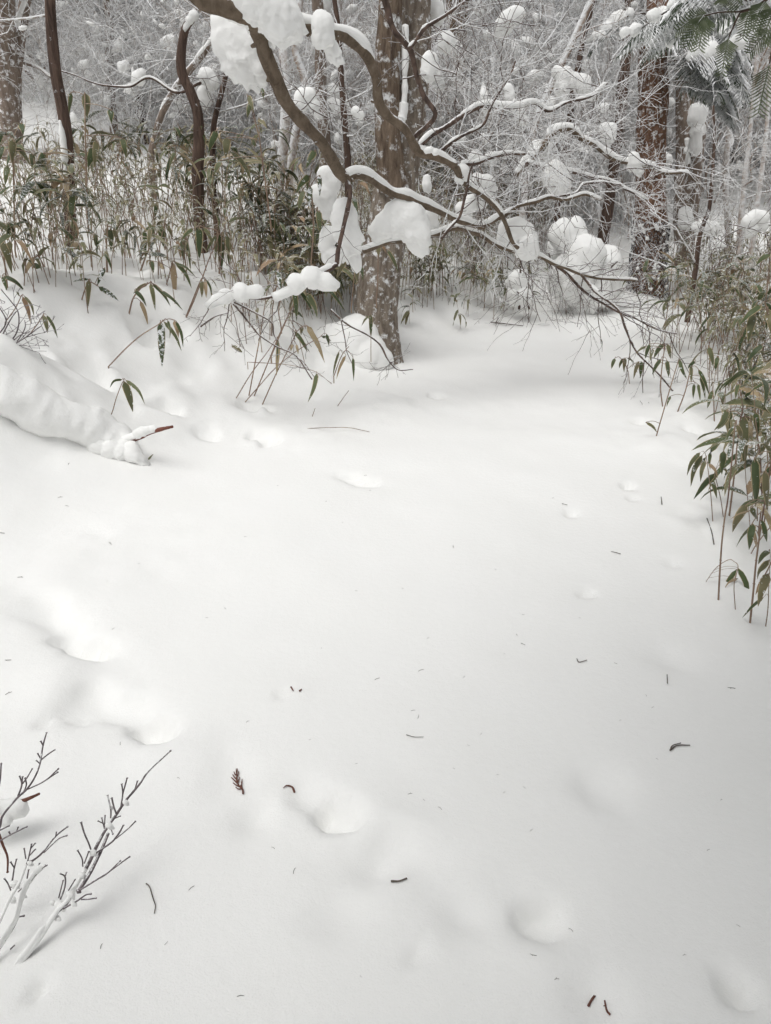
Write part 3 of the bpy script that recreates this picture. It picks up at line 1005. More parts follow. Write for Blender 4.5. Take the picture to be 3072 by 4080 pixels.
# boughs of the wrapped fir that reach into the picture
rnd = np.random.default_rng(21)
fol, tw, sn = MB(), MB(), MB()
for (x, y, az, L) in ((2600, 60, 3.5, .9), (2610, 70, 4.6, 1.0), (2615, 75, 5.6, 1.2), (2640, 120, 5.9, 1.1), (2640, 200, 5.5, 1.3), (2630, 180, .2, 1.3), (2640, 260, .05, 1.1), (2630, 120, 5.0, 1.3), (2640, 250, 5.3, 1.0), (2620, 10, 0.3, 1.6), (2640, 330, 5.8, 1.0)):
    b = bough(fol, tw, P(x, y, D_R), az, L, rnd, droop=1.3, wid=.022, den=14)
    if y < 130:
        for k in (3, 4, 5, 6, 7):
            q = b[k]; rr = rnd.uniform(.05, .10)
            blob(sn, [(q[0], q[1], q[2] + .03, rr), (q[0] + rnd.normal() * .07, q[1], q[2] + .02, rr * .8), (q[0] + rnd.normal() * .1, q[1] + .05, q[2] - .02, rr * .7)], sub=3, rough=.2)
obj('foliage', fol, M_NEEDLE, fir_root, kind='stuff'); obj('boughs', tw, M_BARK_RED, fir_root, kind='stuff'); obj('snow_on_boughs', sn, M_SNOW, fir_root, kind='stuff')

# other stems that can be picked out (photo pixels, base first)
TREES = [
    ('leaning_red_tree', 'dark red-brown trunk leaning slightly, snow on its left side, near the left edge', 'tree', [(284, 950), (276, 800), (272, 660), (264, 540), (246, 420), (222, 300), (210, 180), (203, 80), (200, -20)], 7.4, 40, 32, M_BARK_RED, 1.5, 3),
    ('twisted_dead_tree', 'twisted red-brown dead stem with a snow-capped broken top', 'tree', [(795, 900), (788, 690), (794, 570), (786, 450), (758, 365), (724, 290), (722, 210), (736, 120), (762, 76), (778, 62)], 8.0, 42, 22, M_BARK_RED, 0, 0),
    ('leaning_sapling', 'thin dark leaning stem just right of the twisted dead stem', 'tree', [(846, 700), (849, 540), (858, 468), (882, 372), (900, 300), (914, 256)], 8.6, 20, 13, M_BARK_RED, 0, 2),
    ('pale_tree', 'thick pale trunk plastered with snow at the far left edge', 'tree', [(60, 700), (40, 540), (24, 400), (14, 200), (8, -20)], 11.5, 82, 72, M_BARK_GREY, 2, 3),
    ('grey_forked_tree', 'grey-brown trunk behind the leaning red one, bearing a snow-lined side limb', 'tree', [(70, 640), (68, 480), (62, 330), (80, 160), (92, 60), (104, -30)], 12.0, 34, 30, M_BARK_GREY, 2, 3),
    ('slender_brown_tree', 'slender brown trunk with short side twigs, left of the twisted dead stem', 'tree', [(452, 500), (442, 330), (434, 200), (440, 110), (424, 20), (420, -30)], 13.5, 26, 20, M_BARK_GREY, 2, 3),
    ('thin_brown_tree', 'thin brown upright stem in front of the double-stemmed tree, left', 'tree', [(1384, 620), (1378, 540), (1368, 420), (1358, 280), (1348, 120), (1330, -20)], 8.6, 22, 14, M_BARK_RED, 1, 2),
    ('peeling_tree', 'peeling reddish stem behind the hanging limb', 'tree', [(1110, 760), (1130, 560), (1140, 360), (1128, 200), (1122, 60), (1110, -30)], 9.5, 34, 22, M_FROST_BR, 2, 3),
    ('peeling_tree', 'peeling reddish stem bending right, behind the snow tongue', 'tree', [(1150, 700), (1180, 520), (1216, 340), (1176, 200), (1190, 60), (1200, -30)], 9.8, 26, 18, M_FROST_BR, 2, 3),
    ('pale_lichened_tree', 'pale lichen-spotted trunk behind the snow clump left of the double-stemmed tree', 'tree', [(1290, 760), (1296, 560), (1280, 400), (1276, 200), (1262, -20)], 11.0, 40, 34, M_BARK_GREY, 2, 2),
    ('furrowed_far_tree', 'furrowed brown trunk right of the double-stemmed tree, further back', 'tree', [(1800, 640), (1806, 500), (1810, 320), (1820, 160), (1822, -20)], 12.5, 58, 62, M_BARK_BIG, 2, 3),
    ('broken_brown_tree', 'short brown trunk seen through the twigs under a tilted snow clump', 'tree', [(2066, 760), (2060, 600), (2056, 460), (2050, 380)], 13, 54, 50, M_BARK_BIG, 0, 2),
    ('slanting_tree', 'slanting slim trunk lined with snow, crossing the twigs at upper right', 'tree', [(2098, 640), (2140, 470), (2180, 374), (2225, 280), (2257, 216), (2310, 100), (2360, -10)], 10.5, 22, 20, M_FROST_BR, 1.5, 2),
    ('slanting_dark_tree', 'dark bending stem beside the slanting snow-lined trunk', 'tree', [(2240, 640), (2270, 480), (2280, 380), (2305, 260), (2330, 130), (2372, -10)], 11.2, 22, 16, M_BARK_RED, 1.5, 3),
    ('snow_plastered_snag', 'broken snag plastered white with snow, right of the wrapped fir', 'tree', [(2745, 900), (2755, 760), (2770, 620), (2780, 520), (2786, 440)], 12.2, 56, 48, M_BARK_GREY, 0, 0),
    ('pale_fir_tree', 'pale snow-mottled trunk behind the snag, right of the wrapped fir', 'tree', [(2730, 1010), (2722, 900), (2722, 760), (2730, 600), (2728, 420)], 13.2, 62, 56, M_BARK_GREY, 2, 2),
    ('thin_dark_sapling', 'thin dark sapling with snow-lined limbs, right of the wrapped fir', 'tree', [(2774, 1060), (2784, 960), (2804, 890), (2826, 830), (2838, 700), (2846, 560), (2840, 420)], 9.2, 17, 9, M_BARK_RED, 0, 3),
    ('reddish_slim_tree', 'slim reddish upright stem near the right edge, third from the fir', 'tree', [(2945, 1040), (2952, 880), (2968, 700), (2985, 560), (3000, 400)], 9.6, 22, 12, M_FROST_BR, 1, 4),
    ('reddish_slim_tree', 'slim reddish stem leaning right at the very right edge', 'tree', [(2990, 1080), (3004, 900), (3030, 720), (3050, 560), (3062, 400)], 9.4, 20, 12, M_FROST_BR, 1, 4),
    ('reddish_slim_tree', 'slim reddish stem between the snag and the right-edge stems', 'tree', [(2905, 1000), (2900, 860), (2890, 700), (2905, 500), (2900, 300)], 11.5, 24, 14, M_FROST_BR, 2, 4),
    ('crooked_grey_tree', 'crooked grey stem rising right, behind the twisted dead stem', 'tree', [(600, 620), (640, 470), (700, 350), (780, 250), (850, 160), (880, 60), (890, -30)], 10.4, 24, 18, M_BARK_GREY, 1.5, 3),
    ('stubby_dead_tree', 'stubby dark broken trunk on the left hillside', 'tree', [(560, 470), (558, 430), (556, 380)], 14, 36, 26, M_BARK_RED, 0, 0),
]
for i, (nm, lb, ct, px, d, w0, w1, mt, rise, tw_) in enumerate(TREES):
    root, s2, r2 = tree(nm, lb, ct, px, d, w0, w1, mt, rise=rise, twigs=tw_, seed=i * 13, sides=12, twig_mat=M_FROST if mt in (M_BARK_GREY, M_BARK_RED, M_BARK_BIG) else M_FROST_BR)
    pcs = []; snow_strip(None, s2, r2, .8, -.1, seed=i, steep=.97, pieces=pcs)
    for pc in pcs: obj('snow_cover', pc, M_SNOW, root)
    if nm == 'twisted_dead_tree':
        mb = MB(); px_blob(mb, [(772, 62, 16), (756, 80, 13), (742, 104, 10), (735, 124, 7)], 7.95, sub=3); obj('snow_cap', mb, M_SNOW, root)
    if nm == 'snow_plastered_snag':
        mb = MB(); px_blob(mb, [(2786, 440, 30), (2780, 520, 26), (2770, 590, 24), (2776, 470, 30)], 12.05, sub=4, rough=.12); obj('snow_cap', mb, M_SNOW, root)
        mb = MB(); px_blob(mb, [(2740, 560, 12), (2738, 600, 12), (2740, 640, 10)], 12.1, sub=3, rough=.2); obj('snow_cap', mb, M_SNOW, root)
    if nm == 'leaning_red_tree':      # snow driven against the left side
        mb = MB(); q, rr = px_path([(238, 480), (252, 560), (258, 640), (262, 760)], 7.33, 7.33, 12, 20, 8); mb.tube(q, rr * (1 + 1.2 * noise3(q * 18)), 7); obj('snow_cover', mb, M_SNOW, root)
    if nm == 'grey_forked_tree':
        mb, ms = MB(), MB()
        q, rr = px_path([(78, 170), (60, 80), (30, 130), (-20, 150)][1:], 12, 11.6, 20, 16, 8)
        mb.tube(q, rr, 7); snow_strip(ms, q, rr, 2.5, -.6)
        q, rr = px_path([(70, 190), (84, 90), (110, 20), (125, -20)][0:], 11.8, 11.8, 14, 12, 8)
        mb.tube(q, rr, 7); q2 = q.copy(); q2[:, 0] -= .02; ms.tube(q2[6:] + np.array((0, -.03, .03)), rr[6:] * 1.2, 7)
        q, rr = px_path([(96, 250), (150, 270), (190, 300), (210, 310)], 11.8, 11.6, 12, 8, 8); mb.tube(q, rr, 6); snow_strip(ms, q, rr, 1.5, -.6)
        obj('limb', mb, M_BARK_GREY, root); obj('snow_cover', ms, M_SNOW, root, kind='stuff')

# ------------------------------------------------------------------ the overhanging tree whose limbs cross the picture
TR = np.array((-3.15, 4.3, float(h(-3.15, 4.3))))
limb_root = thing('overhanging_tree', 'crooked bare limbs of an overhanging tree, loaded with snow, crossing the picture', 'tree', TR)
mb = MB(); s = spline([TR - (0, 0, .3), TR + (.05, 0, 1.2), TR + (.12, .05, 2.6), TR + (-.05, .1, 4.4)], 12); trunk_mesh(mb, s, np.linspace(.15, .09, len(s)), 16); obj('trunk', mb, M_LIMB, limb_root)
BR = {}
LIMBS = [   # key, pixels, d0, d1, w0, w1
    ('A', [(818, 0), (920, 36), (998, 72), (1034, 104)], 4.75, 4.9, 62, 58),
    ('A2', [(1020, 92), (1040, 156), (1058, 228), (1088, 300), (1124, 378), (1166, 436), (1220, 504), (1274, 558), (1306, 606), (1342, 660), (1378, 712)], 4.9, 5.3, 50, 34),
    ('A3', [(1378, 712), (1412, 694), (1462, 702), (1520, 738), (1580, 774), (1652, 804), (1732, 836), (1790, 860), (1842, 884), (1906, 898), (1960, 888), (2010, 858), (2056, 828), (2140, 806), (2200, 784), (2260, 790), (2330, 776), (2400, 790)], 5.3, 6.2, 31, 7),
    ('stick', [(1376, 708), (1392, 760), (1382, 840), (1370, 890), (1358, 942), (1344, 1000), (1338, 1050)], 5.3, 5.15, 17, 15),
    ('low', [(1338, 1050), (1290, 1084), (1250, 1110), (1190, 1150), (1136, 1176), (1060, 1182), (980, 1188), (900, 1206), (826, 1210)], 5.15, 5.0, 17, 6),
    ('B', [(1440, 1004), (1490, 984), (1550, 962), (1640, 950), (1720, 940), (1800, 916), (1888, 922), (1960, 962), (2032, 994), (2110, 1012), (2200, 1042), (2290, 1084), (2380, 1108), (2470, 1118), (2540, 1120)], 5.5, 6.3, 21, 8),
    ('B2', [(2310, 1084), (2340, 1120), (2368, 1156), (2400, 1180), (2440, 1206), (2470, 1240), (2492, 1310), (2531, 1385), (2587, 1450), (2670, 1543), (2731, 1598), (2851, 1649)], 6.2, 5.6, 14, 4),
    ('B3', [(2200, 1042), (2270, 1100), (2330, 1160), (2390, 1200), (2450, 1236), (2530, 1262), (2620, 1310), (2700, 1330)], 6.2, 6.1, 13, 4),
    ('D', [(1034, 100), (1120, 92), (1200, 108), (1270, 122), (1330, 134), (1372, 146), (1430, 184), (1466, 230), (1486, 270), (1502, 316), (1512, 390), (1544, 444), (1598, 498), (1634, 566), (1672, 606), (1726, 622), (1777, 645), (1815, 668)], 4.9, 5.5, 42, 24),
    ('D2', [(1815, 668), (1840, 718), (1876, 754), (1936, 790), (1990, 838), (2020, 892), (2044, 958), (2066, 990)], 5.5, 5.8, 22, 13),
    ('E', [(1738, 624), (1790, 575), (1849, 538), (1930, 500), (1969, 413), (2036, 317), (2060, 240)], 5.5, 5.7, 14, 5),
    ('F', [(1660, 590), (1710, 548), (1777, 499), (1858, 446), (1930, 424), (2012, 428), (2074, 422), (2132, 404), (2194, 437), (2266, 408), (2340, 395), (2420, 330)], 5.7, 6.4, 18, 6),
    ('G', [(2060, 700), (2090, 660), (2122, 628), (2180, 554), (2209, 524), (2262, 509), (2290, 528), (2314, 547), (2362, 571), (2410, 610), (2468, 638), (2530, 650), (2590, 660), (2652, 686), (2750, 690)], 6.8, 7.2, 24, 8),
    ('Hh', [(2096, 650), (2130, 660), (2180, 676), (2252, 684), (2330, 700), (2420, 714), (2500, 760), (2580, 790)], 6.8, 7.1, 16, 6),
    ('G2', [(1830, 668), (1880, 650), (1960, 628), (2030, 612), (2090, 606)], 5.6, 5.9, 15, 8),
    ('I', [(1530, -30), (1542, 40), (1568, 120), (1622, 192), (1640, 240), (1658, 300), (1688, 372), (1726, 446), (1700, 500), (1664, 534), (1636, 568)], 5.2, 5.4, 20, 14),
    ('I2', [(1622, 190), (1660, 150), (1700, 108), (1750, 75), (1796, 48), (1870, -10)], 5.2, 5.3, 14, 8),
    ('J', [(2470, 740), (2400, 726), (2330, 735), (2290, 770), (2200, 785)], 7.0, 6.4, 10, 6),
    ('K', [(1760, 950), (1800, 890), (1832, 850), (1856, 770), (1870, 700), (1890, 650)], 5.45, 5.5, 12, 5),
    ('bk1', [(800, 330), (700, 370), (600, 310), (520, 345), (430, 342), (380, 330), (240, 280)], 8.2, 8.6, 10, 4),
]
for key, pts, d0, d1, w0, w1 in LIMBS:
    s, r = px_path(pts, d0, d1, w0, w1, 7, wob=.035 if w0 > 10 else .02)
    BR[key] = (s, r)
    if key == 'A':
        pre = spline([TR + (.1, .04, 2.2), TR + (.7, .15, 2.25), (s[0] * .75 + (TR + (.7, .15, 2.25)) * .25) + (0, 0, .12), s[0]], 8)
        s = np.vstack([pre[:-1], s]); r = np.concatenate([np.linspace(.075, r[0], len(pre) - 1), r])
    mb = MB(); mb.tube(s, r * (1 + .12 * noise3(s * 30)), 12 if w0 > 25 else 8)
    # knots
    rnd = np.random.default_rng(len(key) + int(w0))
    for k in range(int(len(s) / 9)):
        i = rnd.integers(2, len(s) - 2); dv = rnd.normal(size=3); dv /= np.linalg.norm(dv)
        mb.tube([s[i], s[i] + dv * r[i] * 1.7], [r[i] * .5, r[i] * .25], 5)
    obj('branch', mb, M_LIMB if w0 > 20 else M_TWIG, limb_root)
    pcs = []
    snow_strip(None, s, r, {'A3': 1.7, 'B': 1.6, 'F': 1.6, 'G': 2.2, 'Hh': 1.9, 'D': 1.2, 'D2': .9, 'A2': .7, 'G2': 2.0, 'low': 2.0, 'A': .5}.get(key, .8),
               {'A3': -.45, 'B': -.5, 'F': -.4, 'G': -.6, 'Hh': -.5, 'J': -.4, 'G2': -.6, 'low': -.2, 'stick': .4, 'B2': .12, 'B3': .1, 'I': .05, 'D2': -.1}.get(key, -.1), seed=len(pts) * 3.7, steep=.86, pieces=pcs)
    for pc in pcs: obj('snow_cover', pc, M_SNOW, limb_root)

# fine twigs on the overhanging tree
rnd = np.random.default_rng(77)


def twigs_on(mb, key, n, L, r, lvl, lo=.1, hi=1, down=0.0, kids=(4, 3, 2), zig=.18, toward=None):
    s, rr = BR[key]
    for k in range(n):
        f = lo + (hi - lo) * (k + rnd.random()) / n; i = min(int(f * (len(s) - 1)), len(s) - 2)
        t = s[i + 1] - s[i]; t /= np.linalg.norm(t)
        ax = rnd.normal(size=3); ax -= t * ax.dot(t); ax[1] *= .5; ax /= np.linalg.norm(ax)
        if toward is not None: ax = ax * .5 + np.array(toward)
        d = t * .55 + ax * .8 + np.array((0, 0, -down))
        grow(mb, s[i], d, L * rnd.uniform(.6, 1.2), r, lvl, rnd, kids, (30, 60), .12, 0, .0013, 4 if lvl > 1 else 3, None, .0, 6, zig)


mb = MB()
twigs_on(mb, 'B', 13, .55, .005, 2, .45, 1, .35); twigs_on(mb, 'B2', 12, .5, .0045, 2, .0, .9, .25); twigs_on(mb, 'B3', 10, .5, .0045, 2, .0, 1, .3)
twigs_on(mb, 'B', 6, .35, .004, 1, .1, .5, .0); twigs_on(mb, 'stick', 4, .25, .003, 1, .5, 1, 0); twigs_on(mb, 'low', 9, .42, .004, 2, .1, 1, .25)
twigs_on(mb, 'D2', 5, .45, .004, 2, .1, 1, .0); twigs_on(mb, 'K', 4, .3, .003, 1); twigs_on(mb, 'I', 4, .3, .003, 1); twigs_on(mb, 'E', 6, .5, .0035, 2)
twigs_on(mb, 'A2', 4, .22, .003, 1, .1, .9); twigs_on(mb, 'I2', 4, .4, .003, 2)
obj('dark_twigs', mb, M_TWIG, limb_root, kind='stuff')
mb = MB()
twigs_on(mb, 'A3', 12, .6, .004, 2, .4, 1, .0); twigs_on(mb, 'F', 14, .7, .004, 3, .1, 1, .0); twigs_on(mb, 'G', 15, .8, .0045, 3, .0, 1, .0); twigs_on(mb, 'Hh', 10, .7, .004, 3, .1, 1)
twigs_on(mb, 'D2', 8, .6, .004, 2); twigs_on(mb, 'E', 8, .6, .004, 3); twigs_on(mb, 'J', 6, .5, .003, 2); twigs_on(mb, 'bk1', 10, .6, .004, 2); twigs_on(mb, 'I2', 5, .6, .004, 2); twigs_on(mb, 'G2', 6, .5, .004, 2)
obj('frosted_twigs', mb, M_FROST, limb_root, kind='stuff')
# drooping twigs of the bank below the low limb
mb = MB()
for pts, d0, w0 in (([(926, 1212), (998, 1290), (1034, 1332), (1100, 1380), (1184, 1422), (1244, 1512)], 4.95, 8), ([(930, 1206), (1028, 1248), (1082, 1284), (1088, 1326), (1106, 1356)], 4.95, 7),
                    ([(1316, 1230), (1400, 1302), (1508, 1362), (1544, 1428), (1586, 1470), (1646, 1470)], 5.5, 8), ([(1184, 1422), (1220, 1450), (1252, 1500)], 4.9, 5), ([(800, 1300), (850, 1262), (900, 1246)], 4.95, 6),
                    ([(1544, 1428), (1560, 1440), (1590, 1425)], 5.45, 4), ([(1360, 1270), (1372, 1340), (1380, 1400), (1410, 1470)], 5.4, 5)):
    s, r = px_path(pts, d0, d0 - .1, w0, w0 * .5, 6, .02); mb.tube(s, r, 6)
    for k in range(5):
        i = rnd.integers(2, len(s) - 1); grow(mb, s[i], rnd.normal(size=3) * (1, .3, .6) + (0, 0, -.2), .16, .002, 1, rnd, (3, 2), wob=.2, rmin=.0014)
obj('hanging_twigs', mb, M_TWIG, limb_root, kind='stuff')

# ------------------------------------------------------------------ clumps of snow caught on the limbs
CLUMPS = [   # label, d, discs (x, y, r[, dd])
    ('large snow mass sagging over the main limb fork at the top', 4.85, [(960, 0, 62), (1030, 20, 75), (1090, 50, 70), (1120, 90, 55), (1150, 120, 38), (1164, 148, 22), (1000, 50, 50, .05), (1040, -30, 70)]),
    ('wide snow curtain hanging behind the main limb at the top left', 5.25, [(900, 90, 46), (930, 150, 62), (905, 190, 45), (960, 230, 62), (1000, 270, 50), (1020, 310, 32), (960, 100, 50), (990, 180, 60), (940, 250, 40)]),
    ('short snow tongue in the crook beside the main limb fork', 4.95, [(1085, 130, 18), (1086, 155, 18), (1084, 178, 12)]),
    ('snow cap bulging over the upper limb, right of the fork', 4.9, [(1272, 78, 22), (1285, 100, 36), (1275, 140, 28), (1300, 150, 25), (1265, 165, 18)]),
    ('long snow tongue hanging down from the upper limb', 4.95, [(1300, 168, 20), (1320, 192, 24), (1334, 220, 24), (1348, 246, 16)]),
    ('tall hanging snow clump split by a dark stick', 5.35, [(1368, 830, 32), (1372, 870, 46), (1380, 920, 46), (1395, 960, 46), (1400, 1005, 40), (1415, 1030, 22)]),
    ('smaller snow clump tucked behind the tall one, lower left', 5.5, [(1310, 940, 34), (1300, 980, 30), (1320, 1020, 34), (1340, 1040, 20)]),
    ('broad bonnet-shaped snow clump hanging below the long limb', 5.55, [(1600, 830, 36), (1570, 850, 40), (1530, 900, 42), (1500, 935, 28), (1640, 870, 52), (1655, 920, 52), (1660, 960, 36), (1590, 890, 45), (1655, 980, 22)]),
    ('snow clump partly hidden behind the bonnet-shaped clump', 5.8, [(1715, 860, 26), (1720, 890, 24), (1700, 880, 30)]),
    ('snow clump among bamboo leaves below the limb bend', 5.7, [(1300, 700, 32), (1320, 730, 34), (1290, 780, 42), (1310, 830, 34), (1255, 760, 20)]),
    ('snow load on the long limb where the upper branch crosses', 6.0, [(2020, 910, 30), (2060, 905, 34), (2090, 930, 36), (2040, 945, 34), (2000, 950, 22), (2120, 950, 22)]),
    ('rounded snow clump hanging under the limb crossing', 5.95, [(2105, 975, 34), (2080, 1000, 26), (2118, 1005, 28), (2095, 1025, 16)]),
    ('twin-lobed snow clump hanging left of the double-stemmed tree', 6.3, [(1205, 385, 26), (1200, 415, 24), (1190, 440, 12), (1230, 380, 24), (1250, 420, 20), (1258, 455, 14)]),
    ('small tilted snow clump between stems left of the double-stemmed tree', 6.6, [(1418, 444, 16), (1432, 458, 16)]),
    ('upright snow clump right of the double-stemmed tree', 6.8, [(1712, 240, 26), (1712, 275, 28), (1708, 300, 20), (1702, 316, 10)]),
    ('round snow ball on twigs at the top, right of the double stems', 7.5, [(1738, 45, 32), (1745, 65, 22), (1722, 40, 24)]),
    ('snow ball beside the furrowed far trunk', 8.2, [(1780, 165, 28), (1775, 180, 24)]),
    ('slanting snow slab at the top over the twigs', 8.5, [(2050, 60, 26), (2020, 85, 30), (1995, 110, 22), (2068, 55, 18)]),
    ('short upright snow clump above the tilted one, mid right twigs', 7.6, [(2022, 355, 18), (2030, 380, 20)]),
    ('tilted snow clump on the brown broken trunk', 7.8, [(2045, 425, 22), (2065, 450, 24), (2082, 478, 18)]),
    ('arched snow load on the slanting stems, upper right', 8.5, [(2220, 285, 20), (2250, 300, 26), (2285, 320, 24), (2320, 335, 30), (2340, 380, 18), (2240, 345, 26), (2245, 385, 18)]),
    ('mushroom-shaped snow ball left of the wrapped fir', 7.5, [(2410, 515, 20), (2435, 515, 20), (2425, 540, 24)]),
    ('small triangular snow clump on a thin twig left of the fir', 7.8, [(2395, 426, 12), (2412, 426, 12), (2406, 438, 9)]),
    ('snow clump draped in front of the wrapped fir trunk', 7.1, [(2525, 630, 20), (2528, 655, 24), (2545, 685, 18)]),
    ('large ragged snow clump near the right edge', 7.2, [(2985, 885, 28), (3010, 865, 26), (3035, 870, 26), (2995, 915, 24), (3040, 900, 18), (2990, 930, 14)]),
    ('rounded snow block on the twigs above the long limb', 6.9, [(2210, 680, 34), (2225, 720, 40), (2195, 700, 34), (2240, 745, 28), (2210, 760, 20)]),
    ('pillow of snow above the limb bend at mid right', 6.4, [(1900, 725, 28), (1935, 735, 32), (1960, 765, 22), (1890, 745, 22)]),
    ('low pillow of snow left of the crossing branches', 6.5, [(1840, 830, 22), (1880, 810, 28), (1915, 805, 24), (1860, 850, 20)]),
    ('small snow ball above the upper limb tip', 6.0, [(1896, 622, 20), (1884, 630, 16), (1908, 630, 16)]),
    ('square snow clump hanging at the upper limb tip', 5.55, [(1842, 682, 24), (1836, 705, 20), (1855, 700, 18)]),
    ('snow clump under the snow-lined arching branch', 7.0, [(2140, 590, 28), (2180, 605, 28), (2200, 625, 18), (2160, 600, 30)]),
    ('small round snow clump in the thin stems left of the curtain', 8.4, [(825, 305, 26), (842, 325, 22), (812, 300, 18)]),
    ('oblong snow clump below the round one, left stems', 8.5, [(812, 370, 22), (818, 400, 22), (815, 418, 12)]),
    ('snow clump behind the snag at right', 10.5, [(2730, 850, 24), (2735, 885, 28)]),
    ('small bulging snow cap on the bent limb, right of the upper clump', 5.3, [(1700, 600, 10), (1735, 606, 12), (1715, 596, 11)]),
    ('wide snow patch beside the thin dark sapling', 9.5, [(2800, 900, 26), (2840, 910, 26), (2770, 905, 16)]),
    ('small snow knob on sapling limb near the right edge', 9.0, [(2868, 975, 14), (2880, 980, 12)]),
    ('narrow snow clump hanging from a short twig by the double stems', 5.7, [(1700, 712, 14), (1700, 735, 17), (1704, 755, 14)]),
    ('snow pad low behind the tall clump on the bank limb', 5.0, [(1180, 1130, 36), (1240, 1105, 40), (1300, 1125, 34), (1120, 1170, 24), (1330, 1140, 20)]),
    ('snow pillow along the low limb on the bank', 4.95, [(900, 1180, 28), (960, 1165, 34), (1020, 1165, 28), (860, 1195, 20), (840, 1215, 16)]),
]
for lb, d, sp in CLUMPS:
    mb = MB()
    big = max(x[2] for x in sp) / d
    px_blob(mb, sp, d, sub=5 if big > 8 else (4 if big > 3 else 3), rough=.075, drip=.15, depth=.75, seed=len(lb) * 1.7)
    c = np.mean([P(x[0], x[1], d) for x in sp], axis=0)
    o = obj('snow_clump', mb, M_SNOW, None, origin=c)
    tag(o, lb, 'snow clump', 'clumps of snow caught on branches')
    if d > 6:        # the twigs that carry it
        tb = MB(); q = np.random.default_rng(len(lb)); R_ = pxm(max(x[2] for x in sp), d)
        for k in range(2):
            dv = np.array((1 if k else -.8, q.uniform(-.5, .3), q.uniform(-.15, .5))); dv /= np.linalg.norm(dv)
            grow(tb, c - dv * R_ * 3.2 - (0, R_ * .5, R_ * .3), dv, R_ * 7, .006, 2, q, (5, 4, 3), (30, 60), .12, 0, .0022, 4, None, 0, 7, .08)
        obj('carrying_twigs', tb, M_TWIG, limb_root, kind='stuff')

# bush bowed to the ground under snow, beside the trail
def bowed_bush(label, d, lumps, stems):
    b = ground(lumps[-1][0], lumps[-1][1] + lumps[-1][2] * .8)
    root = thing('snow_laden_bush', label, 'bush', b, 'bushes bowed under snow')
    mb = MB()
    n3 = max(1, len(lumps) // 3)
    for k in range(n3):
        mb = MB(); px_blob(mb, [(x, y, r_ * .86, .12 * (k - 1) + .08 * math.sin(x)) for x, y, r_ in lumps[k::n3]], d, sub=5, rough=.10, drip=.16, depth=.85, seed=k * 3.3)
        obj('snow_load', mb, M_SNOW, root)
    mb = MB()
    for p in stems:
        s, r = px_path(p, d + .1, d - .25, 9, 5, 5, .03); mb.tube(s, r, 5)
        for k in range(9):
            i = rnd.integers(1, len(s)); grow(mb, s[i] + (0, -.12, 0), rnd.normal(size=3) * (1, .4, 1) + (0, -.5, .0), .5, .004, 2, rnd, (3, 3, 2), wob=.15, rmin=.002, zig=.15)
    obj('twigs', mb, M_TWIG, root, kind='stuff')


bowed_bush('tall bush bowed under a huge rounded load of snow beside the trail', 9.3, [(2240, 930, 58), (2290, 925, 52), (2250, 990, 72), (2330, 1020, 80), (2390, 1060, 84), (2420, 1110, 70), (2280, 1090, 90), (2360, 1150, 96), (2330, 1220, 70), (2250, 1150, 60)],
           [[(2270, 1240), (2300, 1100), (2260, 1000), (2230, 940)], [(2330, 1250), (2360, 1150), (2420, 1080), (2460, 1040)], [(2240, 1200), (2210, 1100), (2190, 1010)]])
bowed_bush('small bush bowed under a round snow cap left of the trail end', 9.0, [(2068, 1120, 46), (2045, 1130, 32), (2095, 1135, 36), (2060, 1165, 40), (2090, 1180, 34), (2060, 1190, 30)],
           [[(2070, 1230), (2072, 1160), (2076, 1090), (2076, 1060)], [(2110, 1230), (2090, 1190), (2060, 1160)]])

# ------------------------------------------------------------------ bamboo drawn one by one
SBH = sasa_by_hand
SBH('lone bamboo sprig with three drooping leaves above the snow-covered log', [(432, 1674), (448, 1640), (462, 1590), (484, 1532), (494, 1516)], [((494, 1518), (530, 1643), 28), ((500, 1514), (578, 1613), 14, -14), ((488, 1512), (437, 1546), 9, 14)], cw=4)
SBH('bent bamboo with one long snow-dusted leaf, left bank', [(432, 1461), (500, 1390), (560, 1338), (627, 1296), (650, 1278)], [((640, 1279), (646, 1465), 28, 0, 's'), ((652, 1280), (724, 1400), 14, -10), ((694, 1277), (713, 1348), 16, 0, 't'), ((700, 1277), (730, 1385), 12, -8), ((668, 1276), (676, 1350), 9, -6)], cw=5)
SBH('bamboo with spread snow-dusted leaves by a hollow in the left bank', [(326, 1195), (340, 1150), (360, 1125), (390, 1140)], [((354, 1114), (351, 1228), 18), ((418, 1066), (388, 1138), 17, 4, 's'), ((392, 1142), (476, 1202), 18, -4, 's'), ((356, 1112), (290, 1122), 9, 4, 's')], cw=5)
SBH('bamboo with long tan-edged leaves in front of the bank hollow', [(514, 1250), (530, 1190), (560, 1150), (590, 1130), (600, 1126)], [((600, 1126), (619, 1238), 16), ((606, 1128), (680, 1222), 13, -8), ((558, 1198), (590, 1298), 14, 0, 't'), ((590, 1130), (530, 1170), 12, 6), ((536, 1156), (584, 1222), 15, -6), ((640, 1156), (730, 1238), 12, -6)], cw=6)
SBH('bamboo with a big upright-hanging dark leaf left of the bank limb', [(870, 1120), (880, 1020), (884, 940), (888, 925)], [((882, 928), (882, 1082), 29), ((900, 950), (930, 1020), 16), ((868, 935), (820, 1010), 12), ((905, 930), (912, 1060), 18), ((862, 935), (858, 1050), 12)], cw=6)
SBH('bamboo with a single broad frost-spotted leaf, middle of the left bank', [(740, 1270), (780, 1180), (830, 1040), (870, 930), (810, 905)], [((793, 904), (793, 1040), 26), ((770, 910), (722, 960), 14), ((812, 905), (850, 980), 14)], cw=5, d2=6.0)
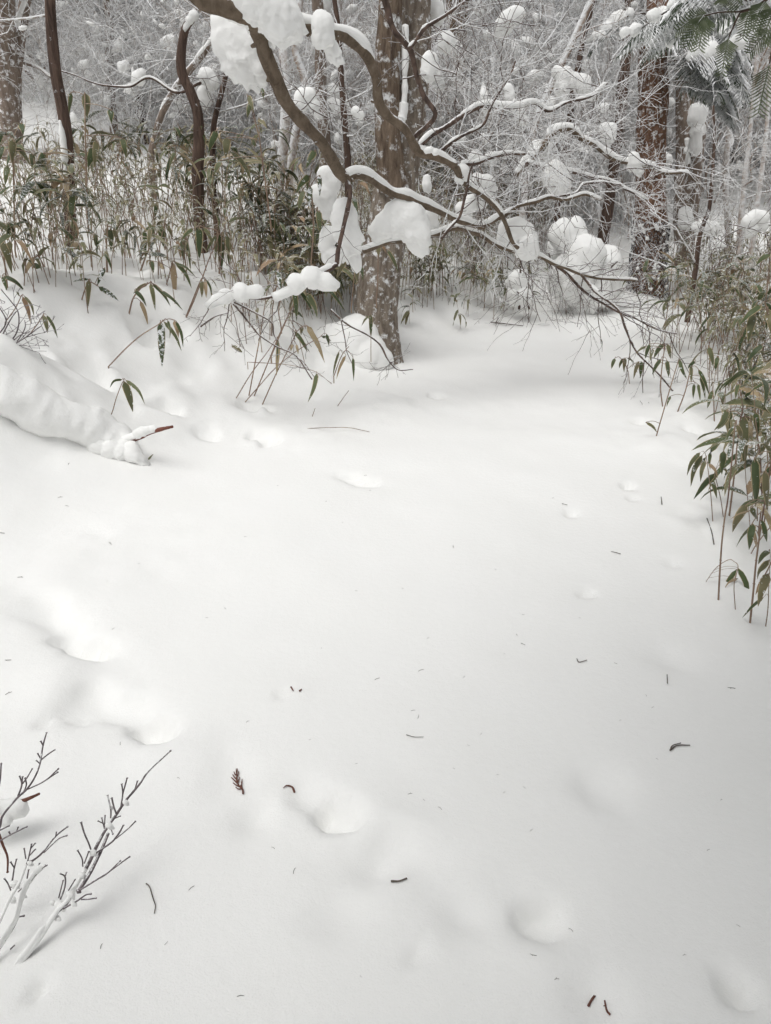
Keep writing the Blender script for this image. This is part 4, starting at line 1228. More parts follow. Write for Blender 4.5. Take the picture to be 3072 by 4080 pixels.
SBH('bamboo with dark hanging leaves below the twisted dead stem', [(560, 1080), (590, 1000), (640, 900), (650, 880)], [((636, 892), (655, 992), 25), ((577, 916), (579, 1034), 18), ((660, 890), (690, 960), 14), ((620, 895), (560, 940), 12)], cw=6)
SBH('bamboo with a pale green leaf and red-tinged dead leaf, left bank', [(745, 1090), (735, 1020), (728, 960), (726, 950)], [((726, 952), (730, 1040), 25), ((704, 955), (722, 1036), 12, 0, 't'), ((740, 955), (760, 1080), 12), ((632, 1042), (660, 1100), 14, -4, 't')], cw=5)
SBH('bamboo with yellow-edged leaves, third clump of the left bank', [(650, 1180), (670, 1110), (686, 1050), (690, 1040)], [((688, 1042), (700, 1196), 19, 0, 't'), ((698, 1042), (764, 1150), 15, -10), ((694, 1044), (780, 1104), 11, -10), ((600, 1038), (612, 1090), 18)], cw=5)
SBH('bamboo with paired green and orange leaves left of the bank limb', [(738, 1270), (770, 1190), (800, 1116), (812, 1110)], [((803, 1114), (804, 1186), 15), ((815, 1114), (822, 1188), 14, 0, 't'), ((820, 1112), (842, 1186), 8, -8)], cw=5)
SBH('bamboo with green hanging leaves, standing in clear snow left of centre', [(427, 1085), (424, 980), (428, 905), (432, 890)], [((441, 910), (442, 1004), 21), ((452, 910), (478, 996), 14), ((428, 905), (424, 970), 12)], cw=7)
SBH('bamboo with drooping leaves at the far left, low on the bank', [(30, 1150), (20, 1060), (10, 970), (6, 950)], [((12, 1098), (104, 1166), 16), ((2, 955), (48, 1092), 26), ((8, 1100), (28, 1168), 14), ((40, 960), (30, 1050), 20)], cw=6)
SBH('bamboo with one green leaf over a snow lip at the left', [(185, 1085), (170, 1050), (150, 1020), (130, 1040)], [((126, 1048), (194, 1112), 20), ((150, 1020), (200, 980), 14), ((140, 1022), (96, 1100), 16, 0, 't')], cw=5)
SBH('small bent bamboo with withered leaf at the left edge', [(20, 1285), (60, 1230), (85, 1180), (92, 1176)], [((90, 1180), (122, 1288), 16, -6, 't'), ((96, 1178), (136, 1262), 10, -10), ((78, 1178), (64, 1160), 9)], cw=4)
SBH('small bamboo with two narrow dark leaves above the left twigs', [(120, 1330), (150, 1290), (170, 1258), (176, 1254)], [((174, 1256), (190, 1328), 17), ((184, 1254), (230, 1348), 11, -6)], cw=4)
SBH('bamboo with spreading forked leaves left of the leaning double stems', [(1120, 1300), (1110, 1240), (1120, 1190)], [((1106, 1072), (1119, 1184), 18, 0, 's'), ((1162, 1084), (1122, 1184), 18, 0, 's')], cw=5, d=5.2)
SBH('bamboo with large spotted leaves in front of the low limb', [(1080, 1420), (1130, 1300), (1180, 1190), (1230, 1090), (1250, 1060)], [((1250, 1060), (1263, 1162), 27, 0, 's'), ((1172, 1150), (1182, 1281), 21), ((1220, 1168), (1264, 1268), 26, -6), ((1196, 1160), (1250, 1262), 14), ((1286, 1130), (1378, 1244), 13, -6), ((1240, 1064), (1180, 1100), 12)], cw=6, d=5.1)
SBH('bamboo with dark leaf hanging beneath the bonnet-shaped clump', [(1500, 1200), (1506, 1080), (1506, 962)], [((1505, 958), (1508, 1030), 20), ((1544, 994), (1588, 1088), 14, -4), ((1515, 965), (1540, 1010), 12, 0, 't')], cw=5, d=6.0)
SBH('bamboo with two leaves below the tall hanging clump', [(1400, 1220), (1410, 1120), (1414, 1040)], [((1418, 1036), (1424, 1132), 21), ((1378, 1036), (1340, 1112), 17), ((1440, 1060), (1446, 1120), 14)], cw=5, d=5.6)
SBH('tall bamboo with upright green leaves left of the limb bend', [(1240, 1040), (1250, 900), (1240, 760), (1230, 740)], [((1268, 838), (1275, 928), 22), ((1208, 756), (1188, 842), 22), ((1274, 698), (1274, 782), 17, 0, 's'), ((1235, 742), (1232, 828), 20, 0, 's'), ((1258, 598), (1218, 674), 22), ((1236, 700), (1180, 770), 22), ((1225, 700), (1226, 760), 16)], cw=6, d=5.5)
SBH('tall bamboo with broad green leaves in front of the limb, left', [(1080, 900), (1060, 750), (1040, 600), (1035, 560)], [((905, 548), (900, 630), 26), ((985, 380), (1010, 450), 18), ((1030, 470), (1066, 515), 16), ((1045, 350), (1050, 395), 14), ((1000, 400), (985, 470), 18), ((865, 520), (830, 610), 22), ((880, 640), (850, 700), 18)], cw=6, d=7.0)
SBH('tall bamboo with broad pale leaves rising above the left thicket', [(350, 900), (345, 700), (340, 540), (338, 380)], [((338, 370), (346, 470), 28), ((284, 368), (276, 456), 14), ((440, 436), (444, 494), 20), ((376, 590), (352, 668), 28), ((385, 560), (376, 668), 20), ((180, 610), (148, 670), 26), ((486, 550), (502, 630), 20)], cw=6, d=6.6)
SBH('tall bamboo with wide leaves at the left edge', [(60, 1000), (56, 800), (52, 640), (50, 560)], [((54, 556), (48, 656), 26), ((130, 612), (130, 680), 22), ((84, 490), (92, 540), 22), ((30, 660), (20, 740), 20), ((10, 580), (0, 640), 18)], cw=6, d=6.2)
# crossing culms at the middle of the bank
SBH('slanting bare bamboo culm with tan leaf, front of the middle clump', [(941, 1587), (1000, 1490), (1060, 1410), (1104, 1345)], [((1112, 1368), (1102, 1498), 15, 0, 't'), ((1106, 1350), (1104, 1440), 10)], cw=4)
SBH('red-brown upright bamboo culm, front of the middle clump', [(992, 1578), (1010, 1480), (1036, 1340), (1058, 1200), (1070, 1130)], [((1078, 1130), (1050, 1180), 10)], cw=5)
SBH('slanting bamboo culm rising right, front of the middle clump', [(1013, 1578), (1070, 1440), (1110, 1340), (1160, 1230)], [((1172, 1320), (1234, 1404), 13, -4, 's'), ((1204, 1300), (1200, 1336), 14), ((1160, 1235), (1210, 1270), 12)], cw=5)
SBH('bamboo culm bearing withered leaf cluster, middle clump', [(1046, 1611), (1100, 1490), (1140, 1410), (1184, 1320)], [((1222, 1296), (1294, 1446), 20, -8, 't'), ((1175, 1320), (1226, 1404), 16, -4), ((1164, 1370), (1158, 1400), 12, 0, 't'), ((1180, 1372), (1188, 1412), 10, 0, 't'), ((1228, 1300), (1260, 1380), 16)], cw=5)
SBH('low slanting bamboo culm, leftmost foot of the middle clump', [(977, 1602), (1040, 1530), (1094, 1470), (1180, 1400), (1280, 1340)], [((1280, 1340), (1320, 1360), 10, 0, 's'), ((1300, 1330), (1310, 1380), 12)], cw=4)
SBH('thin bamboo stem lying nearly flat with arched tip, middle bank', [(986, 1443), (1070, 1447), (1136, 1452), (1200, 1464), (1262, 1484), (1322, 1530)], [((1262, 1486), (1226, 1604), 20, -6)], cw=3, d=5.0)
SBH('bamboo with three narrow dark leaves right of the middle clump', [(1330, 1500), (1360, 1420), (1390, 1380)], [((1406, 1424), (1409, 1520), 12), ((1378, 1416), (1340, 1512), 11, 0, 't'), ((1352, 1398), (1326, 1502), 9)], cw=4, d=5.3)
SBH('single narrow leaf poking out of smooth snow on the middle bank', [(926, 1384), (924, 1378)], [((925, 1374), (972, 1411), 13, -4)], cw=3)
SBH('arched bamboo stem with wilted snowy leaves over the open snow', [(1226, 1707), (1300, 1704), (1388, 1704), (1440, 1714), (1478, 1725), (1500, 1760), (1510, 1796)], [((1468, 1728), (1458, 1762), 9, 0, 't'), ((1492, 1738), (1502, 1790), 9, 0, 's'), ((1486, 1734), (1510, 1792), 7, -4)], cw=3)
SBH('slender bamboo with slim leaves at the foot of the double stems', [(1478, 1420), (1478, 1330), (1478, 1254)], [((1478, 1252), (1478, 1348), 15), ((1470, 1256), (1440, 1300), 8)], cw=3, d=6.6)
SBH('short bare bamboo stalk sticking out of the middle bank snow', [(1344, 1620), (1366, 1588), (1390, 1556)], [], cw=3)
SBH('stub of a bamboo stalk below the bare one', [(1244, 1660), (1256, 1626)], [], cw=3)
# right-hand side
SBH('bamboo with arching tip and four leaves reaching over the trail from the right', [(2508, 1530), (2500, 1470), (2470, 1424), (2452, 1426)], [((2450, 1427), (2436, 1470), 13), ((2484, 1427), (2467, 1468), 11), ((2491, 1426), (2487, 1486), 16), ((2546, 1440), (2524, 1510), 14), ((2556, 1440), (2551, 1508), 18), ((2500, 1426), (2530, 1450), 6)], cw=3)
SBH('leaning bamboo culm with one tip leaf, standing in the trail edge snow', [(2615, 1737), (2640, 1650), (2675, 1530), (2703, 1436)], [((2707, 1430), (2738, 1512), 15, 4), ((2573, 1682), (2618, 1724), 11, -6)], cw=5)
SBH('bamboo with green leaves over the right trail edge, behind the leaning culm', [(2640, 1620), (2632, 1540), (2640, 1440), (2650, 1380)], [((2644, 1369), (2604, 1430), 17), ((2634, 1430), (2598, 1494), 15), ((2656, 1434), (2664, 1504), 16), ((2660, 1370), (2672, 1430), 15), ((2590, 1370), (2570, 1430), 14), ((2600, 1390), (2590, 1440), 14), ((2575, 1380), (2530, 1415), 9)], cw=5)
SBH('bamboo with fan of narrow leaves by the right snow hollow', [(2700, 1640), (2730, 1560), (2752, 1470), (2770, 1440)], [((2756, 1458), (2754, 1526), 15), ((2770, 1440), (2740, 1470), 12), ((2782, 1470), (2826, 1576), 14, -6), ((2766, 1530), (2762, 1590), 12), ((2780, 1530), (2790, 1600), 12), ((2790, 1500), (2810, 1590), 12, -4), ((2672, 1578), (2656, 1622), 10)], cw=5)
SBH('bamboo with single pointed leaf against the snow bank at right', [(2846, 1680), (2844, 1600), (2840, 1556)], [((2839, 1555), (2818, 1628), 17), ((2822, 1380), (2842, 1462), 18), ((2860, 1420), (2850, 1480), 16)], cw=5)
SBH('bamboo with big dark hanging leaf at the right edge, upper cluster', [(2905, 2057), (2915, 1980), (2930, 1850), (2945, 1700), (2960, 1630)], [((2967, 1654), (2968, 1872), 36), ((2900, 1632), (2844, 1716), 26, -10), ((2904, 1640), (2858, 1712), 22, -6), ((2924, 1660), (2918, 1740), 22), ((3010, 1640), (3018, 1740), 24), ((2990, 1670), (3000, 1790), 18, 0, 't'), ((2940, 1530), (2930, 1590), 20)], cw=8)
SBH('bamboo with a fan of drooping leaves over the trail, right edge', [(2840, 2078), (2832, 1970), (2820, 1860), (2812, 1812)], [((2790, 1803), (2737, 1896), 18, 10), ((2799, 1813), (2752, 1940), 21, 10), ((2812, 1822), (2751, 1908), 14, 8, 's'), ((2810, 1832), (2791, 1921), 18, 6), ((2824, 1846), (2860, 1906), 13, -8, 't')], cw=4)
SBH('bamboo with two downward-pointing leaves below the leaf fan', [(2882, 2060), (2870, 1980), (2850, 1900), (2846, 1884)], [((2848, 1886), (2763, 1990), 23, 4), ((2836, 1911), (2857, 1988), 18), ((2884, 1796), (2876, 1892), 26), ((2870, 1850), (2900, 1890), 18)], cw=4)
SBH('tall straight pale bamboo culm rising from open snow, right edge', [(2862, 2393), (2868, 2280), (2876, 2162), (2888, 2060), (2901, 1981), (2919, 1800), (2930, 1680)], [((2930, 1690), (2890, 1760), 20), ((2935, 1690), (2960, 1760), 18)], cw=8)
SBH('tall pale bamboo culm at the snow ridge, rightmost', [(2988, 2483), (3002, 2350), (3013, 2234), (3035, 2075), (3068, 1872), (3085, 1700)], [((2977, 2008), (2918, 2122), 33, 6), ((3008, 1822), (3010, 2022), 34), ((3050, 1870), (3060, 2040), 30), ((2998, 2084), (2984, 2192), 30), ((2992, 2102), (2932, 2182), 13, 6), ((2990, 2020), (3020, 2070), 26), ((3035, 2070), (3056, 2160), 20), ((3000, 2110), (3014, 2184), 14, 0, 't'), ((2985, 2036), (2908, 2070), 8, 6, 't')], cw=9)
SBH('arched bamboo stem whose tip leaf touches the snow, right', [(2930, 2430), (2925, 2330), (2941, 2259), (2925, 2238), (2901, 2231), (2847, 2270), (2786, 2360)], [((2780, 2361), (2709, 2350), 22, 5), ((2779, 2368), (2790, 2396), 15), ((2940, 2262), (2960, 2414), 22, -26), ((2936, 2268), (2888, 2400), 20, 16), ((2938, 2305), (2884, 2350), 12, 10, 't')], cw=4, d2=2.75)
SBH('bamboo with leaf brushing the ridge, bottom right', [(3050, 2500), (3060, 2420), (3064, 2300)], [((3064, 2284), (3020, 2418), 36, 6), ((3044, 2378), (2955, 2464), 14, 6), ((3066, 2230), (3016, 2310), 24), ((3068, 2190), (3020, 2250), 22, 8), ((3060, 2290), (3010, 2370), 26, 4, 't')], cw=5)
SBH('near bamboo with two broad out-of-line leaves at the right edge, upper', [(3110, 1900), (3100, 1600), (3080, 1350), (3050, 1210)], [((3034, 1212), (2942, 1300), 26, 8), ((3010, 1248), (2980, 1370), 34, 4), ((3060, 1230), (3072, 1330), 26), ((3040, 1370), (2970, 1450), 22, 6), ((3068, 1010), (3010, 1060), 22, 6)], cw=7, d=3.4)

# ------------------------------------------------------------------ bamboo thickets
S_D = 3072 / 1666
CL = [   # centre x, y, spread x, y (1666-wide picture units), count, label, group, height
    (75, 585, 60, 25, 20, 'dwarf bamboo stem in the clump at the left picture edge', 'bamboo at the left edge', (.62, .95)),
    (230, 610, 130, 22, 18, 'low dwarf bamboo in the front row of the left bank snow', 'front row of the left bank', (.3, .5)),
    (290, 470, 120, 35, 42, 'dwarf bamboo stem in the loose stand between the two red-brown trunks', 'bamboo between the red-brown trunks', (.7, 1.05)),
    (480, 500, 70, 35, 36, 'dwarf bamboo stem in the stand around the twisted dead stem', 'bamboo round the twisted stem', (.7, 1.1)),
    (610, 592, 72, 20, 50, 'dwarf bamboo stem in the dense clump left of the double-stemmed tree', 'bamboo clump left of the double stems', (.6, 1.05)),
    (760, 655, 38, 16, 22, 'dwarf bamboo stem at the foot of the double-stemmed tree', 'bamboo at the foot of the double stems', (.4, .7)),
    (960, 650, 55, 20, 34, 'small dwarf bamboo on the snow slope right of the double-stemmed tree', 'bamboo right of the double stems', (.35, .6)),
    (1080, 660, 50, 14, 22, 'small dwarf bamboo at the trail end left of the bowed bush', 'bamboo at the trail end', (.3, .5)),
    (705, 665, 48, 24, 34, 'dwarf bamboo stem on the bank slope just left of the big trunk', 'bamboo on the bank left of the big trunk', (.45, .8)),
    (1530, 745, 55, 22, 40, 'dwarf bamboo stem in the dense thicket right of the trail', 'bamboo thicket right of the trail', (.6, .95)),
    (1612, 870, 35, 45, 30, 'dwarf bamboo stem at the front of the right-hand thicket', 'front of the right thicket', (.55, .9)),
    (1645, 1060, 18, 70, 20, 'dwarf bamboo stem at the right edge, nearer than the thicket', 'bamboo near the right edge', (.5, .8)),
    (838, 705, 26, 8, 9, 'small dwarf bamboo hiding the foot of the big trunk', 'bamboo at the trunk foot', (.28, .45)),
]
rnd = np.random.default_rng(404)
EXTRA = []
for cx, cy, sx, sy, n, lb, gp, hg in CL:
    for k in range(n):
        x, y = (cx + rnd.normal() * sx) * S_D, (cy + rnd.normal() * sy) * S_D
        b = ground(x, max(y, 800))
        small = hg[1] < .65
        if k % 3 == 2:        # every third stem goes into the uncounted mass
            EXTRA.append(b)
            continue
        sasa(b, rnd.uniform(*hg), rnd, lb, gp, tan=.14 if cx < 900 else .13, snowy=.16, leafl=(.15, .24) if small else ((.19, .29) if 1400 < cx < 1640 else (.23, .35)))

rnd = np.random.default_rng(31)
thicket('bamboo_thicket', 'leafy bamboo stems mixed in among the single plants of the stands', EXTRA, 9, (.45, .85), 8, (.18, .30))


def spots(x0, x1, y0, y1, n, keep=None):
    out = []
    while len(out) < n:
        x, y = rnd.uniform(x0, x1), rnd.uniform(y0, y1)
        t = float(edge_left(y)) - x; u = x - float(edge_right(y))
        if t < .35 and u < .35: continue
        if keep is not None and not keep(x, y, t, u): continue
        out.append(np.array((x, y, float(h(x, y)))))
    return out


thicket('bamboo_thicket', 'mass of dry stems and leaves behind the left bamboo stands', spots(-6.5, -.4, 6.0, 10.5, 420, lambda x, y, t, u: vnoise(x * .9, y * .9) > -.12), 1, (.45, .95), 6, (.13, .24))
thicket('bamboo_thicket', 'olive and straw coloured bamboo mass behind the long limb', spots(-.4, 3.6, 8.0, 13.5, 620, lambda x, y, t, u: t > .45), 2, (.45, .95), 8, (.12, .22))
thicket('bamboo_thicket', 'straw coloured bamboo mass right of the trail', spots(2.6, 7.5, 5.2, 11.5, 760, lambda x, y, t, u: u > .4), 3, (.5, .95), 9, (.12, .22))
thicket('bamboo_thicket', 'bamboo stems crowding the left clump beside the double stems', [ground(max(0, rnd.normal(620, 50)) * S_D, rnd.normal(590, 12) * S_D) for k in range(55)], 4, (.4, .9), 3, (.12, .22))

# ------------------------------------------------------------------ hillside woods
SHRUB = []
for i in range(6):
    rg = np.random.default_rng(900 + i)
    mb = MB(); ends = []
    for k in range(6 + i % 3):
        az = rg.uniform(0, 6.28)
        grow(mb, (rg.normal() * .12, rg.normal() * .12, -.1), (math.cos(az) * .55, math.sin(az) * .55, 1), rg.uniform(1.6, 2.8), .016, 3, rg, (7, 6, 4), (30, 70), .22, .0, .0036, None, ends, .25, 6)
    sn = MB()
    for k in range(46):
        a, b = ends[rg.integers(len(ends))]
        rr = rg.uniform(.018, .05) if k > 9 else rg.uniform(.06, .10)
        dv = (b - a); dv /= np.linalg.norm(dv)
        blob(sn, [(*(a + dv * rr * t + (0, 0, rr * .3)), rr * (1 - .15 * abs(t))) for t in (-1.2, 0, 1.2, 2.2)][:rg.integers(2, 5)], sub=2, rough=.18)
    me = mb.mesh('twigs'); me.materials.append((M_FROST, M_FROST, M_FROST_BR)[i % 3])
    ms = sn.mesh('snow_clumps'); ms.materials.append(M_SNOW)
    SHRUB.append((me, ms))
    print('shrub', i, len(me.polygons))


def put_shrub(k, x, y, sc, label, group, rg):
    root = thing('bare_shrub', label, 'shrub', (x, y, float(h(x, y)) - .03), group)
    root.rotation_euler = (rg.normal() * .1, rg.normal() * .1, rg.uniform(0, 6.28)); root.scale = (sc, sc, sc * rg.uniform(.85, 1.15))
    for nm, me in (('twigs', SHRUB[k][0]), ('snow_clumps', SHRUB[k][1])):
        o = bpy.data.objects.new(nm, me); COL.objects.link(o); o.parent = root; o['kind'] = 'stuff'


rg = np.random.default_rng(55)
for k in range(15):
    y = rg.uniform(12.2, 16); x = rg.uniform(-.62 * y, -.04 * y)
    if x < -4.6 and y < 14.5: continue
    put_shrub(rg.integers(6), x, y, rg.uniform(.7, 1.1), 'bare snow-frosted shrub on the left hillside behind the bamboo', 'shrubs on the left hillside', rg)
for k in range(30):
    y = rg.uniform(11.2, 16); x = rg.uniform(.02 * y, .66 * y)
    if y < 13.8 and x > 1.8: continue
    put_shrub(rg.integers(6), x, y, rg.uniform(.8, 1.25), 'bare snow-frosted shrub on the right hillside beyond the trail', 'shrubs on the right hillside', rg)
for k in range(26):
    y = rg.uniform(15, 24); x = rg.uniform(-.64 * y, .64 * y)
    put_shrub(rg.integers(6), x, y, rg.uniform(1.2, 2.0), 'bare frosted shrub high on the wooded slope', 'shrubs high on the slope', rg)

CONI = []
for i in range(3):
    rg = np.random.default_rng(70 + i)
    fol, tw, sn = MB(), MB(), MB()
    H = 6.5
    tw.tube([(0, 0, -.4), (0, 0, H * .5), (0, 0, H)], [.13, .08, .02], 7)
    for k in range(58):
        z = rg.uniform(.4, H * .97); L = (1 - z / H) * 1.9 + .35
        b = bough(fol, MB(), (0, 0, z), rg.uniform(0, 6.28), L, rg, droop=1.2, r=.012, den=6, wid=.10)
        if rg.random() < .6:
            for j in (4, 6, 7):
                rr = rg.uniform(.06, .13); q = b[j]
                blob(sn, [(q[0], q[1], q[2] + .03, rr), (q[0] + rg.normal() * .1, q[1] + rg.normal() * .1, q[2], rr * .8)], sub=2, rough=.2)
    row = []
    for nm, m_, mt in (('trunk', tw, M_BARK_RED), ('foliage', fol, M_NEEDLE_FAR), ('snow_load', sn, M_SNOW)):
        me = m_.mesh(nm); me.materials.append(mt); row.append((nm, me))
    CONI.append(row)
rg = np.random.default_rng(99)
cspots = [(-4.6, 17.5), (-3.6, 21), (-8.5, 21.5), (-6.0, 23), (3.2, 18.5), (7.6, 18), (6.8, 21.5), (9.2, 20.5), (1.4, 22), (11, 23), (-10.5, 22), (-12, 25), (-8.2, 26), (-4.5, 26), (-1.0, 26), (2.6, 26), (6, 26.5), (9.5, 26.5), (12.8, 26), (-2, 31), (2, 30.5), (6, 31), (10, 31)]
for x, y in cspots:
    root = thing('snowy_conifer', 'dark conifer dusted with snow on the wooded slope behind', 'conifer', (x, y, float(h(x, y)) - .1), 'conifers on the wooded slope')
    root.rotation_euler = (0, 0, rg.uniform(0, 6.28)); s = rg.uniform(.8, 1.25); root.scale = (s, s, s)
    for nm, me in CONI[rg.integers(3)]:
        o = bpy.data.objects.new(nm, me); COL.objects.link(o); o.parent = root
        if nm != 'trunk': o['kind'] = 'stuff'
# plain far trunks between them
TM = []
for i in range(4):
    rg2 = np.random.default_rng(600 + i); t = np.linspace(-.4, 8, 40)
    s = np.stack([.25 * np.sin(t * .5 + i) + .05 * rg2.normal(size=40).cumsum() * .15, .1 * np.sin(t * .4), t], 1)
    mb = MB(); trunk_mesh(mb, s, np.linspace(.13, .07, 40), 10, .12)
    tw = MB()
    for k in range(9):
        z = rg2.integers(9, 36); az = rg2.uniform(0, 6.28)
        grow(tw, s[z], (math.cos(az), math.sin(az), .5), rg2.uniform(.8, 1.6), .014, 3, rg2, (6, 5, 3), rmin=.004, flat=.2)
    a = mb.mesh('trunk'); a.materials.append((M_BARK_GREY, M_BARK_BIG, M_FROST_BR, M_BARK_RED)[i]); b = tw.mesh('twigs'); b.materials.append(M_FROST)
    TM.append((a, b))
for k in range(28):
    y = rg.uniform(12.5, 24); x = rg.uniform(-.62 * y, .62 * y)
    root = thing('bare_tree', 'bare slim tree on the wooded slope, trunk running out of the top', 'tree', (x, y, float(h(x, y))), 'bare trees on the slope')
    root.rotation_euler = (rg.normal() * .05, rg.normal() * .07, rg.uniform(0, 6.28))
    i = rg.integers(4); s = rg.uniform(.5, 1.1); root.scale = (s, s, 1)
    for nm, me in (('trunk', TM[i][0]), ('twigs', TM[i][1])):
        o = bpy.data.objects.new(nm, me); COL.objects.link(o); o.parent = root
        if nm == 'twigs': o['kind'] = 'stuff'

# ------------------------------------------------------------------ near fir sprigs at the top right
D_F = 1.7
F0 = P(3250, -260, D_F + .1)
NT = np.array((2.1, -1.0, 0.0)); NT[2] = float(h(NT[0], NT[1]))
fr = thing('near_fir_tree', 'near fir tree whose flat needle sprigs hang into the top right corner', 'fir tree', NT)
mb = MB(); tz = np.linspace(-.3, 10.5, 60)
trunk_mesh(mb, np.stack([NT[0] + .03 * np.sin(tz), NT[1] + .03 * np.cos(tz * .8), NT[2] + tz], 1), np.linspace(.2, .04, 60), 16); obj('trunk', mb, M_BARK_FIR, fr)


def crown(root, at, seed, n, reach, low):
    fol, tw, sn = MB(), MB(), MB(); rg = np.random.default_rng(seed)
    for k in range(n):
        z = rg.uniform(low, 9.5); L = reach * (1 - (z - low) / 9) * rg.uniform(.75, 1.1)
        b = bough(fol, tw, at + (0, 0, z), k * 2.4 + rg.normal() * .3, L, rg, droop=.45, r=.02, den=9, wid=.09)
        for j in range(3, 9):
            q = b[j]; rr = rg.uniform(.05, .12)
            blob(sn, [(q[0], q[1], q[2] + .03, rr), (q[0] + rg.normal() * .1, q[1] + rg.normal() * .1, q[2] + .02, rr * .8)], sub=2, rough=.2)
    obj('foliage', fol, M_NEEDLE, root, kind='stuff'); obj('boughs', tw, M_BARK_RED, root, kind='stuff'); obj('snow_on_boughs', sn, M_SNOW, root, kind='stuff')


crown(fr, NT, 17, 42, 3.4, 3.0)  # crown out of view overhead, added to shade the near snow
NT2 = np.array((-1.2, -4.2, 0.0)); NT2[2] = float(h(NT2[0], NT2[1]))
fr2 = thing('shading_fir_tree', 'added fir tree out of view behind the camera, shading the near snow', 'fir tree', NT2)  # unseen tree, put in only to darken the foreground snow
mb = MB(); trunk_mesh(mb, np.stack([NT2[0] + .03 * np.sin(tz), NT2[1] + .03 * np.cos(tz * .8), NT2[2] + tz], 1), np.linspace(.22, .04, 60), 16); obj('trunk', mb, M_BARK_FIR, fr2)
crown(fr2, NT2, 18, 46, 3.6, 3.2)
mb = MB(); s_ = spline([NT + (0, 0, 2.7), NT + (.3, .8, 2.75), F0 + (.15, -.5, .22), F0], 6); mb.tube(s_, np.linspace(.022, .008, len(s_)), 7); obj('bough', mb, M_BARK_RED, fr)
mb = MB()
AX = [[(3240, -250), (3110, -60), (3020, 20), (2950, 46)], [(2950, 46), (2870, 48), (2805, 62)], [(2950, 46), (2920, 110), (2902, 153)], [(3110, -60), (3090, 120), (3064, 262)]]
for p, w_ in zip(AX, (14, 6, 6, 7)):
    s, r = px_path(p, D_F, D_F, w_, w_ * .7, 5); mb.tube(s, r, 6)
obj('twig', mb, M_BARK_RED, fr)
SPR = [((2805, 62), (2742, 182), 46, D_F), ((2815, 60), (2785, 190), 44, D_F + .05), ((2902, 150), (2876, 290), 40, D_F - .03), ((2830, 60), (2700, 120), 38, D_F + .08), ((3066, 255), (3022, 448), 56, D_F - .05), ((3080, 120), (2990, 210), 46, D_F + .05), ((3050, 0), (3000, 120), 50, D_F), ((2990, 30), (2960, 150), 40, D_F + .1), ((3100, 20), (3040, 150), 60, D_F - .1), ((2960, 20), (2870, -10), 40, D_F)]
for (a, b, nl, d) in SPR:
    nm = MB()
    A, B = P(*a, d), P(*b, d - .03)
    mid = (A + B) / 2 + np.array((0, 0, .008)); s = spline([A, mid, B], 7); n = len(s)
    nm.tube(s, .0012, 4)
    v = (A + B) / 2 - CAM; v /= np.linalg.norm(v)
    tg = (B - A) / np.linalg.norm(B - A); sd = cross(tg, v); sd /= np.linalg.norm(sd)
    for i in range(1, n):
        for sg in (-1, 1):
            l = pxm(nl, d) * (1 - .45 * (i / n) ** 2) * random.uniform(.85, 1.1)
            dr = sd * sg * .8 + tg * .62 - v * random.uniform(-.1, .25); dr /= np.linalg.norm(dr)
            wd = cross(dr, v); wd /= np.linalg.norm(wd); wd *= .0013
            e = s[i] + dr * l; m = s[i] + dr * l * .5 + np.array((0, 0, -.001))
            nm.add([s[i] - wd * .5, s[i] + wd * .5, m + wd, m - wd, e + wd * .5, e - wd * .5], [[0, 1, 2, 3], [3, 2, 4, 5]])
    obj('sprig', nm, M_NEEDLE_NEAR, fr, kind='stuff')
# snowy fir bough a little behind
fol, tw, sn = MB(), MB(), MB()
rg = np.random.default_rng(8)
B0 = P(3160, -40, 5.2)
fb = thing('snowy_fir_bough', 'snow-covered fir bough behind the needle sprigs at the top right', 'fir bough', B0)
for (az, L, dz) in ((3.25, 1.0, 0), (3.6, .9, .1), (2.9, .8, -.05), (3.4, .7, .25), (3.9, .6, -.1)):
    b = bough(fol, tw, B0 + (0, 0, dz), az, L, rg, droop=.9, den=14, wid=.011)
    for k in range(2, 9):
        q = b[k]; rr = rg.uniform(.025, .05)
        blob(sn, [(q[0], q[1], q[2] + .02, rr), (q[0] + rg.normal() * .04, q[1], q[2] + .01, rr * .8)], sub=3, rough=.2)
obj('foliage', fol, M_NEEDLE, fb, kind='stuff'); obj('boughs', tw, M_BARK_RED, fb); obj('snow_load', sn, M_SNOW, fb, kind='stuff')


# ------------------------------------------------------------------ twiggy shrub at the bottom left
def zp(x, y):       # enlargement used for measuring: 0.6 photo px per unit, from (0, 2900)
    return x * .6, 2900 + y * .6


def near_pt(x, y, hgt):
    """point above the snow by hgt that lies behind the pixel"""
    X, Y = zp(x, y); v = ray(X, Y)
    g = 0.0
    for _ in range(4):
        t = (g + hgt - CAM[2]) / v[2]; p = CAM + v * t; g = float(h(p[0], p[1]))
    return p


